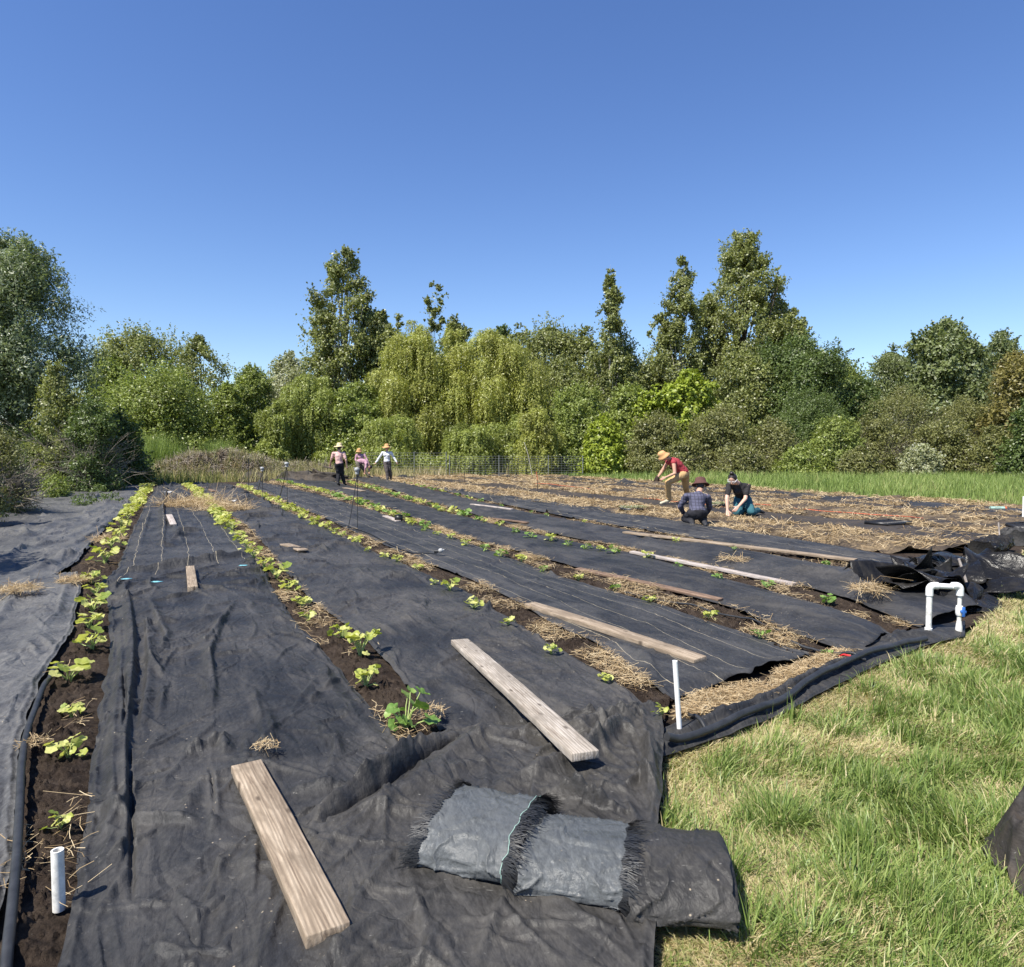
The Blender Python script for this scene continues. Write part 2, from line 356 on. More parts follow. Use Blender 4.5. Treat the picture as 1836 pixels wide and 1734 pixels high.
M['stalk'] = leaf_mat('squash_stalk', [(0.0, (0.30, 0.38, 0.10)), (1.0, (0.48, 0.55, 0.22))], 0.1, 0.5)
M['grass'] = leaf_mat('grass', [(0.0, (0.07, 0.125, 0.025)), (0.35, (0.19, 0.265, 0.06)), (0.6, (0.33, 0.385, 0.125)), (0.78, (0.46, 0.405, 0.20)), (1.0, (0.60, 0.475, 0.29))], 0.3, 0.45, 0.4)
M['grass_far'] = leaf_mat('far_grass', [(0.0, (0.13, 0.20, 0.04)), (0.5, (0.27, 0.35, 0.10)), (0.8, (0.36, 0.40, 0.14)), (1.0, (0.45, 0.38, 0.2))], 0.3, 0.5, 0.3)
M['grass_dry'] = leaf_mat('dry_grass', [(0.0, (0.11, 0.15, 0.045)), (0.4, (0.28, 0.28, 0.11)), (0.7, (0.45, 0.38, 0.2)), (1.0, (0.58, 0.49, 0.33))], 0.25, 0.6, 0.2)
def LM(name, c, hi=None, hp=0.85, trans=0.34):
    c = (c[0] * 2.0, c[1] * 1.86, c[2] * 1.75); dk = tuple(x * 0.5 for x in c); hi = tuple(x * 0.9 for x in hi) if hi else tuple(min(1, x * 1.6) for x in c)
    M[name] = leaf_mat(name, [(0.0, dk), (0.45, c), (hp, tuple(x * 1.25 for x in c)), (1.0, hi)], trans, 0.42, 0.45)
LM('lf_silver', (0.085, 0.115, 0.055), (0.42, 0.46, 0.36), 0.72)
LM('lf_olive', (0.115, 0.135, 0.045), (0.34, 0.35, 0.19), 0.8)
LM('lf_mid', (0.125, 0.16, 0.042), (0.27, 0.30, 0.11))
LM('lf_willow', (0.175, 0.195, 0.050), (0.38, 0.42, 0.13), trans=0.35)
LM('lf_willow_g', (0.135, 0.165, 0.042), (0.3, 0.35, 0.10), trans=0.32)
LM('lf_poplar', (0.115, 0.135, 0.045), (0.42, 0.44, 0.30), 0.80)
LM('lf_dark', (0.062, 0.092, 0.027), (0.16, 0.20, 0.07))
LM('lf_bright', (0.155, 0.20, 0.028), (0.36, 0.40, 0.08), trans=0.32)
LM('lf_scrub', (0.105, 0.115, 0.042), (0.22, 0.22, 0.11))
LM('lf_gold', (0.125, 0.118, 0.040), (0.26, 0.24, 0.09))
LM('lf_white', (0.17, 0.19, 0.11), (0.62, 0.62, 0.56), 0.72)
LM('lf_oak', (0.085, 0.11, 0.042), (0.36, 0.40, 0.26), 0.7)

# ------------------------------------------------------------------ ground sheet
def grid_faces(nu, nv):
    i = np.arange(nv - 1)[:, None] * nu; j = np.arange(nu - 1)[None]
    return np.stack([i + j, i + j + 1, i + nu + j + 1, i + nu + j], -1).reshape(-1, 4)
gx = np.concatenate([-np.geomspace(1500, 0.5, 90), np.geomspace(0.5, 1500, 90)])
gyv = np.concatenate([[-60, -20, -5], np.geomspace(1.0, 3000, 200)])
XX, YY = np.meshgrid(gx, gyv)
field = (XX + 0.49 * YY)
zz = -0.05 + 0.025 * fbm(XX * 0.5, YY * 0.5, 3, 3)
obj('ground', new_mesh('ground', np.stack([XX, YY, zz], -1).reshape(-1, 3), grid_faces(len(gx), len(gyv)), M['ground'])); bpy.data.objects['ground']['kind'] = 'structure'
gpoly = [(-2.6, 1.2), (-15, 36), (-2, 49), (2, 46), (13.2, 22), (12.5, 14), (4.9, 7.0), (2.2, 4.8), (0.9, 4.0), (0.9, 1.2)]
pm = MB(); pv = np.array([(x, y, -0.012) for x, y in gpoly]); pc = np.array([0, 14, -0.012])
pm.add(np.vstack([pv, pc]), [[i, (i + 1) % len(pv), len(pv)] for i in range(len(pv))])
tag(pm.build('soil', M['soil']), kind='structure')

# ------------------------------------------------------------------ fabric sheets
def polyw(pts): return np.array([tuple(G(x, y))[:2] for x, y in pts])
def resample(P, n, expo=True, closed=False):
    seg = np.linalg.norm(np.diff(P, axis=0), axis=1); s = np.concatenate([[0], np.cumsum(seg)])
    if expo:
        d = np.linalg.norm(P, axis=1); w_ = np.concatenate([[0], np.cumsum(seg / (0.5 * (d[1:] + d[:-1])))])
        q = np.interp(np.linspace(0, w_[-1], n), w_, s)
    else: q = np.linspace(0, s[-1], n)
    # soft corners
    out = np.stack([np.interp(q, s, P[:, k]) for k in (0, 1)], -1)
    k = max(1, n // 60)
    if k > 1:
        pad = np.pad(out, ((k, k), (0, 0)), mode='edge'); ker = np.ones(2 * k + 1) / (2 * k + 1)
        sm = np.stack([np.convolve(pad[:, c_], ker, 'valid') for c_ in (0, 1)], -1); sm[0] = out[0]; sm[-1] = out[-1]; out = sm
    return out
def seg_dist(X, Y, P):
    "distance to a polyline, signed side and position along it"
    best = np.full(X.shape, 1e9); side = np.zeros(X.shape); al = np.zeros(X.shape)
    L = np.concatenate([[0], np.cumsum(np.linalg.norm(np.diff(P, axis=0), axis=1))])
    for i in range(len(P) - 1):
        a, b = P[i], P[i + 1]; ab = b - a; l2 = ab @ ab + 1e-12
        tt = np.clip(((X - a[0]) * ab[0] + (Y - a[1]) * ab[1]) / l2, 0, 1)
        dx = X - a[0] - tt * ab[0]; dy = Y - a[1] - tt * ab[1]; d = np.hypot(dx, dy)
        s = np.sign(ab[0] * dy - ab[1] * dx); m_ = d < best
        best = np.where(m_, d, best); side = np.where(m_, s, side); al = np.where(m_, (L[i] + tt * math.sqrt(l2)) / L[-1], al)
    return best, side, al
def add_folds(X, Y, Z, folds):
    for pts, h, wd, asym in folds:
        P = polyw(pts)
        P = resample(P, max(8, len(P) * 5), False)
        lo = P.min(0) - wd * 4; hi = P.max(0) + wd * 4
        msk = (X > lo[0]) & (X < hi[0]) & (Y > lo[1]) & (Y < hi[1])
        if not msk.any(): continue
        d, s, al = seg_dist(X[msk], Y[msk], P)
        ww = np.where(s > 0, wd * (1 + asym), wd * (1 - asym))
        ends = np.sin(np.pi * np.clip(al, 0.02, 0.98)) ** 0.5
        wob = 1 + 0.5 * perlin(al * 9, al * 3 + h * 100, 5)
        Z[msk] += h * (1.45 if h > 0 and wd < 0.06 else 1.0) * ends * wob * np.exp(-(d / ww) ** 2)
    return Z
CRE = np.random.default_rng(99)
def random_creases(X, Y, Z, n, seed, hmax=0.014, dirn=(-0.44, 0.9), near=True):
    r = np.random.default_rng(seed); xs = X.ravel(); ys = Y.ravel()
    for _ in range(n):
        k = r.integers(len(xs)); x0, y0 = xs[k], ys[k]; dist = math.hypot(x0, y0)
        ln = r.uniform(0.12, 0.6) * (1 + dist * 0.08); base = math.atan2(dirn[1], dirn[0]); ang = base + r.normal(0, 0.75); ln = max(ln, 0.05 * dist)
        cur = r.normal(0, 0.35); P = [(x0, y0)]
        for q in range(6):
            ang += cur / 6; P.append((P[-1][0] + math.cos(ang) * ln / 6, P[-1][1] + math.sin(ang) * ln / 6))
        P = np.array(P); wd = r.uniform(0.006, 0.022) * (1 + dist * 0.07); h = r.uniform(0.3, 1) * hmax * (wd / 0.02) * (1 + dist * 0.05)
        lo = P.min(0) - wd * 3; hi = P.max(0) + wd * 3
        msk = (X > lo[0]) & (X < hi[0]) & (Y > lo[1]) & (Y < hi[1])
        if msk.sum() < 4: continue
        d, s, al = seg_dist(X[msk], Y[msk], P)
        asym = r.uniform(-0.6, 0.6); ww = np.where(s > 0, wd * (1 + asym), wd * (1 - asym))
        Z[msk] += h * np.sin(np.pi * al) * np.exp(-(d / ww) ** 2)
    return Z
def wrinkle(X, Y, seed, amp=1.0):
    a = 0.49; U = (X + a * Y) / 1.11; W = (Y - a * X) / 1.11          # across / along the rows
    wx = 0.35 * fbm(U * 0.9, W * 0.9, seed + 11, 3); wy = 0.35 * fbm(U * 0.9 + 5, W * 0.9, seed + 12, 3)
    D = np.hypot(X, Y); far = np.clip(D / 9, 1, 3)
    z = 0.022 * fbm(U * 0.8, W * 0.45, seed, 4, 0.5)
    mask = smooth(-0.15, 0.45, fbm(U * 0.7, W * 0.5, seed + 3, 2))
    z += 0.016 * mask * ridge((U + wx) * 1.5, (W + wy) * 0.5, seed + 5, 9)
    z += 0.006 * (1 - mask * 0.5) * ridge((U + wx) * 3.1 + 9, (W + wy) * 1.2, seed + 6, 12)
    z += 0.0035 * ridge((U * .8 + W * .6 + wy) * 5.0, (W * .8 - U * .6 + wx) * 2.6, seed + 7, 12) * smooth(-0.1, 0.4, fbm(U * 1.3, W * 1.3, seed + 8, 2))
    z += 0.0012 * fbm(U * 14, W * 9, seed + 9, 2)
    return z * amp
SHEETS = []
def sheet(name, Lp, Rp, mat, label, cat='ground cover', group=None, nu=110, nv=520, seed=1, z0=0.035, crown=0.025, amp=1.0,
          folds=(), creases=60, expo=True, ragged=0.02, edge_lift=0.0, curl=0.0, world=False, hm=0.014, hem=0.011):
    L = resample(np.array(Lp, float) if world else polyw(Lp), nv, expo); Rr = resample(np.array(Rp, float) if world else polyw(Rp), nv, expo)
    u = np.linspace(0, 1, nu) ** 1.0
    s_ = np.linspace(0, 1, nv); u = 0.5 - 0.5 * np.cos(u * np.pi) * (1 - 0.25) - 0.25 * (0.5 - u)     # finer near the edges
    u = (u - u[0]) / (u[-1] - u[0])
    rg = ragged
    eL = rg * fbm(L[:, 0] * 2.5 + seed, L[:, 1] * 2.5, seed + 20, 3); eR = rg * fbm(Rr[:, 0] * 2.5, Rr[:, 1] * 2.5 + seed, seed + 21, 3)
    dv = Rr - L; ln = np.linalg.norm(dv, axis=1)[:, None] + 1e-6; dn = dv / ln
    L = L + dn * eL[:, None]; Rr = Rr + dn * eR[:, None]
    P = L[:, None, :] * (1 - u)[None, :, None] + Rr[:, None, :] * u[None, :, None]
    X = P[..., 0].copy(); Y = P[..., 1].copy()
    # ragged ends
    tdir = np.gradient(P, axis=0); tdir /= np.linalg.norm(tdir, axis=2)[..., None] + 1e-9
    ev = np.exp(-s_ * 40)[:, None] * 0.05 * fbm(np.arange(nu) * 0.03 + seed, np.zeros(nu), seed + 31, 3)[None]
    X += tdir[..., 0] * ev; Y += tdir[..., 1] * ev
    Wd = np.linalg.norm(Rr - L, axis=1)[:, None]
    ed = np.minimum(u, 1 - u)[None] * Wd                                        # metres from the long edges
    Z = z0 + crown * smooth(0, 0.35, ed) + wrinkle(X, Y, seed, amp) * (0.45 + 0.55 * smooth(0.0, 0.12, ed))
    Z = add_folds(X, Y, Z, folds)
    if creases: Z = random_creases(X, Y, Z, creases, seed, hm)
    Z += curl * np.exp(-(ed / 0.05) ** 2) * (0.6 + fbm(X * 1.2, Y * 1.2, seed + 40, 2))
    Z += hem * np.exp(-((ed - 0.03) / 0.014) ** 2)
    tl = 0.0; Z = np.maximum(Z, 0.012 + tl)
    Z -= 0.03 * np.exp(-(s_ * 90) ** 2)[:, None] * (z0 > 0.02)
    Z = np.maximum(Z, z0 * 0.45 + 0.004)
    uv = np.stack([np.broadcast_to(u[None], X.shape), np.broadcast_to(s_[:, None], X.shape)], -1).reshape(-1, 2)
    me = new_mesh(name, np.stack([X, Y, Z], -1).reshape(-1, 3), grid_faces(nu, nv), mat, uv=uv)
    o = obj(name, me); tag(o, label, cat, group)
    sm_ = o.modifiers.new('thickness', 'SOLIDIFY'); sm_.thickness = 0.004; sm_.offset = -1
    SHEETS.append((X, Y, Z))
    return o
# row margins, near -> far (photo points)
R1L = [(-20, 1734), (25, 1548), (32, 1400), (48, 1310), (78, 1225), (128, 1140), (146, 1062), (142, 1005), (182, 955), (222, 918), (262, 872)]
R1R = [(120, 1734), (145, 1548), (165, 1400), (180, 1270), (198, 1170), (194, 1085), (186, 1050), (212, 1022), (240, 950), (262, 900), (284, 872)]
R2L = [(905, 1510), (860, 1470), (790, 1410), (730, 1352), (650, 1260), (575, 1170), (520, 1110), (490, 1060), (460, 1012), (428, 976), (398, 940), (352, 900), (318, 870)]
R2R = [(930, 1420), (860, 1365), (785, 1315), (757, 1268), (700, 1205), (640, 1138), (560, 1085), (512, 1030), (482, 990), (448, 950), (400, 915), (372, 893), (345, 868)]
R3L = [(1190, 1297), (1100, 1229), (1000, 1169), (900, 1109), (838, 1067), (752, 1031), (660, 989), (600, 959), (535, 928), (470, 897), (418, 872)]
R3R = [(1205, 1260), (1130, 1210), (1062, 1155), (1000, 1131), (930, 1085), (850, 1045), (770, 1017), (700, 985), (640, 959), (560, 922), (490, 891), (436, 870)]
R4L = [(1440, 1180), (1382, 1160), (1330, 1143), (1250, 1115), (1180, 1090), (1100, 1067), (1000, 1037), (935, 1013), (850, 981), (770, 952), (660, 916), (560, 886), (470, 866)]
R4R = [(1532, 1182), (1478, 1164), (1400, 1134), (1300, 1092), (1230, 1074), (1150, 1052), (1060, 1030), (960, 1002), (880, 981), (800, 954), (700, 915), (600, 883), (500, 862)]
R5L = [(1600, 1143), (1500, 1101), (1400, 1071), (1320, 1050), (1250, 1027), (1150, 1001), (1050, 980), (950, 960), (870, 940), (780, 916), (700, 892), (600, 866)]
R5R = [(1650, 1130), (1600, 1114), (1520, 1079), (1440, 1056), (1350, 1040), (1290, 1024), (1200, 1006), (1100, 982), (1000, 963), (920, 944), (850, 925), (760, 899), (690, 876), (630, 860)]
R6L = [(1770, 1092), (1700, 1060), (1560, 1036), (1450, 1014), (1350, 995), (1280, 983), (1180, 966), (1100, 952), (1020, 938), (950, 924), (880, 908), (800, 888), (720, 868), (668, 857)]
R6R = [(1640, 1040), (1560, 1022), (1450, 1002), (1350, 985), (1280, 974), (1180, 958), (1100, 945), (1020, 931), (950, 917), (880, 902), (800, 883), (730, 866), (690, 857)]
R7L = [(1700, 1030), (1640, 1010), (1500, 985), (1400, 968), (1300, 952), (1200, 936), (1100, 921), (1000, 904), (900, 887), (830, 876), (770, 866), (720, 857)]
FG = 'strips of black weed barrier laid between the planting rows'
# leftmost piece near, then the big far-left piece
sheet('weed_barrier', [(-620, 1960), (-420, 1734), (-330, 1548), (-230, 1330), (-160, 1210), (-110, 1140), (-60, 1090)], [(-80, 1960), (-20, 1734), (24, 1548), (31, 1400), (47, 1310), (78, 1225), (130, 1140), (146, 1062), (140, 1032)],
      M['fab_pale'], 'bleached grey weed barrier at the lower left edge beside the leftmost soil row', group=FG, nv=420, nu=160, seed=31, amp=1.25, creases=180, z0=0.05, crown=0.03,
      folds=[([(150, 1020), (90, 1040), (35, 1068), (0, 1120), (-60, 1190)], 0.03, 0.05, 0.2), ([(118, 1060), (105, 1110), (75, 1140)], 0.02, 0.03, 0.3), ([(95, 1190), (40, 1260), (0, 1330)], 0.012, 0.03, 0)])
sheet('weed_barrier', [(-700, 1220), (-560, 1110), (-420, 1020), (-300, 965), (-200, 925), (-60, 890), (60, 872), (140, 868)], [(-60, 1150), (20, 1085), (90, 1042), (140, 1010), (184, 956), (224, 919), (252, 885), (264, 873)],
      M['fab_pale'], 'wide rumpled grey weed barrier filling the far left up to the shaded bushes', group=FG, nu=190, nv=330, seed=37, amp=3.0, creases=140, hm=0.03, z0=0.035,
      folds=[([(0, 1010), (60, 985), (150, 960), (200, 930)], 0.07, 0.12, 0.3), ([(-60, 1060), (40, 1040), (100, 1015), (150, 990)], 0.06, 0.10, 0.3), ([(120, 985), (170, 960), (215, 925)], 0.05, 0.07, 0.4),
             ([(40, 970), (110, 945), (200, 905)], 0.05, 0.10, 0.2), ([(-100, 960), (0, 935), (60, 925)], 0.08, 0.16, 0.2)])
# strip between rows one and two: near piece, far piece
sheet('weed_barrier', [(40, 1980), (120, 1700), (145, 1548), (165, 1400), (180, 1270), (198, 1170), (194, 1085), (186, 1052)], [(1010, 1960), (960, 1640), (905, 1512), (860, 1470), (790, 1410), (730, 1352), (650, 1260), (575, 1170), (520, 1110), (492, 1064), (462, 1010)],
      M['fab'], 'broad black weed barrier in the foreground between the leftmost row and the second row', group=FG, nu=260, nv=640, seed=41, creases=330, z0=0.035, hm=0.022,
      folds=[([(238, 1640), (236, 1500), (233, 1400), (231, 1340)], -0.045, 0.010, 0), ([(378, 1400), (383, 1450), (385, 1500)], -0.035, 0.009, 0), ([(258, 1408), (290, 1402), (308, 1394)], -0.03, 0.008, 0), ([(222, 1330), (226, 1290), (222, 1220)], -0.04, 0.010, 0), ([(222, 1548), (226, 1400), (224, 1330), (238, 1220), (238, 1150), (232, 1090), (222, 1062)], 0.055, 0.045, 0.45),
             ([(196, 1548), (200, 1400), (205, 1300), (218, 1200), (214, 1120)], 0.022, 0.03, 0.3),
             ([(250, 1330), (262, 1270), (268, 1200), (262, 1120)], 0.03, 0.03, -0.5),
             ([(380, 1290), (384, 1250), (376, 1190), (400, 1130)], 0.035, 0.035, 0.4), ([(280, 1190), (300, 1160), (282, 1120), (268, 1085)], 0.026, 0.03, -0.4),
             ([(330, 1370), (400, 1345), (404, 1375)], 0.035, 0.03, 0.2), ([(378, 1410), (384, 1470), (380, 1530)], 0.022, 0.02, 0.3), ([(360, 1180), (400, 1130), (420, 1095)], 0.03, 0.03, 0.2),
             ([(455, 1260), (470, 1320), (475, 1350), (440, 1330)], 0.018, 0.025, 0.2), ([(570, 1200), (600, 1260), (690, 1350)], 0.018, 0.05, 0.2), ([(250, 1060), (330, 1090), (420, 1060)], 0.022, 0.08, 0),
             ([(300, 1548), (330, 1480), (380, 1420), (440, 1390)], 0.014, 0.05, 0), ([(520, 1450), (600, 1440), (630, 1445)], 0.03, 0.035, 0)])
sheet('weed_barrier', [(176, 1056), (210, 1030), (226, 985), (244, 945), (264, 900), (285, 872)], [(468, 1012), (436, 978), (404, 940), (372, 912), (350, 898), (322, 870)],
      M['fab_line'], 'dark weed barrier with pale threads, its lifted near hem lying over the foreground piece', group=FG, nu=110, nv=260, seed=43, z0=0.06, crown=0.02, amp=1.4, creases=50, hm=0.03,
      folds=[([(200, 1036), (260, 1032), (340, 1021), (455, 1000)], 0.12, 0.062, 0.2), ([(292, 1000), (296, 950), (292, 920), (298, 895), (300, 880)], 0.06, 0.05, 0.5), ([(250, 990), (262, 950), (270, 920)], 0.04, 0.06, 0.4), ([(330, 990), (312, 950), (306, 920)], 0.03, 0.05, 0)])
sheet('weed_barrier', R2R[2:], R3L, M['fab_b'], 'black weed barrier between second and third planted rows, under the slanting grey plank', group=FG, nu=220, nv=640, seed=47, creases=280, hm=0.02, z0=0.035, crown=0.035,
      folds=[([(560, 1010), (600, 985), (625, 966)], 0.05, 0.09, 0.2), ([(640, 1000), (700, 1010), (760, 1040)], 0.03, 0.10, 0), ([(520, 1010), (600, 1030), (640, 1020), (660, 1080)], 0.028, 0.09, 0.2), ([(740, 1070), (730, 1130), (650, 1150)], 0.025, 0.09, 0.2),
             ([(690, 1042), (730, 1045), (755, 1055)], 0.035, 0.03, -0.3), ([(740, 1240), (800, 1235), (850, 1280)], 0.03, 0.06, 0.2), ([(1010, 1300), (1080, 1308), (1150, 1305)], 0.05, 0.035, 0.2), ([(990, 1270), (1020, 1290), (1120, 1300)], 0.02, 0.05, 0.2)])
sheet('weed_barrier', R3R, [(1480, 1178)] + R4L, M['fab_line'], 'weed barrier with pale wavy threads between third and fourth rows, under the tan plank', group=FG, nu=170, nv=560, seed=53, creases=90, z0=0.035, crown=0.03, amp=0.8,
      folds=[([(1180, 1240), (1160, 1190), (1100, 1160)], 0.03, 0.05, 0.2), ([(1240, 1225), (1320, 1225), (1400, 1200), (1450, 1185)], 0.05, 0.06, 0), ([(820, 1035), (760, 1000), (700, 970)], 0.03, 0.1, 0), ([(800, 1020), (860, 1025), (930, 1060)], 0.02, 0.08, 0)])
sheet('weed_barrier', R4R, R5L, M['fab'], 'black weed barrier between the fourth and fifth rows, under the thin reddish plank', group=FG, nu=120, nv=460, seed=59, creases=70, z0=0.045, crown=0.045,
      folds=[([(1560, 1150), (1480, 1130), (1400, 1105), (1300, 1075)], 0.05, 0.07, 0.3), ([(1000, 1005), (900, 972), (820, 948)], 0.04, 0.10, 0.2), ([(1330, 1075), (1300, 1068), (1200, 1040)], 0.03, 0.05, 0.2)])
sheet('weed_barrier', R5R, R6L, M['fab_b'], 'smooth dark weed barrier running to the white pipe frame, between the fifth and sixth rows', group=FG, nu=120, nv=460, seed=61, creases=60, z0=0.045, crown=0.07, hem=0.02,
      folds=[([(1620, 1100), (1520, 1060), (1470, 1045), (1400, 1035)], 0.10, 0.09, 0.3), ([(1740, 1090), (1700, 1075), (1600, 1050)], 0.07, 0.09, 0), ([(1180, 990), (1080, 960), (1000, 940)], 0.06, 0.10, 0.3), ([(700, 880), (760, 890), (820, 905)], 0.06, 0.12, 0.2)])
sheet('weed_barrier', R6R, R7L, M['fab_line'], 'weed barrier directly in front of the kneeling people, under the longest plank', group=FG, nu=100, nv=420, seed=67, creases=70, z0=0.05, crown=0.04, hm=0.02,
      folds=[([(1420, 985), (1300, 962), (1200, 950)], 0.05, 0.10, 0.2), ([(1600, 1015), (1500, 1000), (1440, 990)], 0.05, 0.09, 0.2), ([(1100, 935), (1010, 918), (960, 910)], 0.05, 0.1, 0.2)])
# strips out in the straw half of the field, by their offset across the rows (metres)
def cline(c, y0, y1, n=24, wob=0.12, seed=0):
    ys = np.geomspace(y0, y1, n); xs = c - 0.49 * ys + wob * fbm(ys * 0.35, np.full(n, c), seed, 3)
    return np.stack([xs, ys], -1)
for i, (ca, cb, ya, yb, mt, lab) in enumerate([
    (13.1, 15.3, 12.0, 44, 'fab_old', 'brownish weed barrier strip right behind the kneeling people, edged with straw'),
    (16.1, 17.2, 14.0, 45, 'fab_old', 'narrow dirty weed barrier strip beneath the orange hose'),
    (18.9, 20.4, 15.5, 46, 'fab_old', 'weed barrier strip beyond the orange hose, half hidden by straw'),
    (20.8, 22.9, 17.5, 46, 'fab', 'farthest weed barrier strip, along the tall green grass')]):
    sheet('weed_barrier', cline(ca, ya, yb, seed=i), cline(cb, ya * 1.0, yb, seed=i + 9), M[mt], lab, group=FG, nu=60, nv=260, seed=71 + i, creases=60, hm=0.012, amp=1.3, z0=0.05, crown=0.03, world=True, ragged=0.12)
# foreground flap
sheet('folded_barrier', [(300, 1960), (340, 1700), (375, 1600), (430, 1530), (530, 1492), (620, 1448), (690, 1405), (742, 1362), (790, 1335), (860, 1322), (960, 1312), (1080, 1300), (1172, 1282)],
      [(1160, 1960), (1175, 1700), (1185, 1620), (1180, 1540), (1182, 1490), (1188, 1440), (1187, 1400), (1190, 1360), (1192, 1330), (1186, 1310), (1182, 1298), (1176, 1286)],
      M['fab_grey'], 'large folded flap of dusty dark barrier in the centre foreground under the slanting plank end', nu=300, nv=380, expo=False, seed=83, z0=0.07, crown=0.02, creases=260, amp=0.9, hm=0.022, ragged=0.01, hem=0.01,
      folds=[([(548, 1504), (590, 1484), (625, 1458), (700, 1412), (745, 1372), (800, 1345)], 0.065, 0.036, -0.55), ([(575, 1512), (610, 1494), (645, 1474), (705, 1434), (762, 1382), (840, 1338)], -0.07, 0.02, 0),
             ([(640, 1505), (720, 1460), (790, 1395), (860, 1350), (990, 1335)], 0.045, 0.07, 0.2), ([(1020, 1340), (1080, 1320), (1150, 1300)], 0.05, 0.045, 0.1), ([(900, 1440), (970, 1420), (1040, 1390), (1110, 1330)], 0.05, 0.04, -0.3),
             ([(1150, 1320), (1165, 1380), (1160, 1430), (1175, 1480)], 0.04, 0.035, 0.3), ([(1060, 1380), (1100, 1340), (1130, 1310)], 0.035, 0.03, 0), ([(650, 1490), (760, 1495), (800, 1530)], 0.02, 0.03, 0),
             ([(760, 1450), (820, 1410), (900, 1390)], 0.03, 0.06, 0.2), ([(985, 1460), (1060, 1480), (1110, 1490)], 0.06, 0.03, 0.4), ([(1120, 1440), (1150, 1420), (1170, 1450)], 0.03, 0.02, 0)])
# the near margin: apron of folded fabric along the lawn
sheet('edging_fabric', [(1120, 1392), (1188, 1368), (1222, 1356), (1300, 1330), (1400, 1290), (1490, 1240), (1570, 1200), (1665, 1162), (1730, 1146)],
      [(1120, 1340), (1190, 1318), (1222, 1300), (1290, 1275), (1400, 1225), (1480, 1185), (1560, 1158), (1660, 1130), (1730, 1118)],
      M['fab'], 'folded black fabric edging along the lawn, below the white stake', nu=60, nv=300, expo=False, seed=91, z0=0.025, crown=0.02, creases=50, amp=0.9, hm=0.02,
      folds=[([(1200, 1338), (1290, 1300), (1400, 1255), (1500, 1205), (1600, 1165)], 0.03, 0.03, 0.3)])
# ------------------------------------------------------------------ soil of the planting rows
def rowbed(Lp, Rp, name, seed, nu=56, nv=620, ext=0.14, mound=0.012):
    L = resample(polyw(Lp), nv); Rr = resample(polyw(Rp), nv)
    dv = Rr - L; dn = dv / (np.linalg.norm(dv, axis=1)[:, None] + 1e-6); L = L - dn * ext; Rr = Rr + dn * ext
    u = np.linspace(0, 1, nu); P = L[:, None] * (1 - u)[None, :, None] + Rr[:, None] * u[None, :, None]; X, Y = P[..., 0], P[..., 1]
    ed = np.minimum(u, 1 - u)[None] * np.linalg.norm(Rr - L, axis=1)[:, None]
    clod = np.maximum(0, fbm(X * 17, Y * 17, seed, 5, 0.65) - 0.05); big = np.maximum(0, fbm(X * 4, Y * 4, seed + 5, 3, 0.5))
    near = np.clip(8 / np.hypot(X, Y), 0.25, 1)
    e = smooth(ext * 0.8, ext * 1.9, ed)
    Z = 0.008 + e * (mound + 0.045 * clod * near + 0.04 * big)
    me = new_mesh(name, np.stack([X, Y, Z], -1).reshape(-1, 3), grid_faces(nu, nv), M['soil'])
    tag(obj(name, me), kind='structure'); SHEETS.append((X, Y, Z))
rowbed([(-120, 1980)] + R1L, [(80, 1980)] + R1R, 'soil_row', 5)
rowbed(R2L[2:], R2R[1:], 'soil_row', 15); rowbed(R3L, R3R, 'soil_row', 25); rowbed([(1300, 1290)] + R4L, [(1560, 1190)] + R4R, 'soil_row', 35); rowbed(R5L, R5R, 'soil_row', 45, nv=400)
rowbed(R6L[2:], R6R[1:], 'soil_row', 55, nv=300)

_X = np.concatenate([a.ravel() for a, b, c in SHEETS]); _Y = np.concatenate([b.ravel() for a, b, c in SHEETS]); _Z = np.concatenate([c.ravel() for a, b, c in SHEETS])
_key = (np.floor(_X * 4).astype(np.int64) * 100003 + np.floor(_Y * 4).astype(np.int64)); _ord = np.argsort(_key, kind='stable'); _ks = _key[_ord]
def zat(x, y, r=0.09, q=100, default=0.0):
    out = []; r = r * (1 + math.hypot(x, y) / 12)
    for i in range(math.floor((x - r) * 4), math.floor((x + r) * 4) + 1):
        for j in range(math.floor((y - r) * 4), math.floor((y + r) * 4) + 1):
            k = i * 100003 + j; a = np.searchsorted(_ks, k); b = np.searchsorted(_ks, k, 'right')
            if b > a:
                ix = _ord[a:b]; mm = (np.abs(_X[ix] - x) < r) & (np.abs(_Y[ix] - y) < r)
                if mm.any(): out.append(_Z[ix][mm])
    return float(np.percentile(np.concatenate(out), q)) if out else default

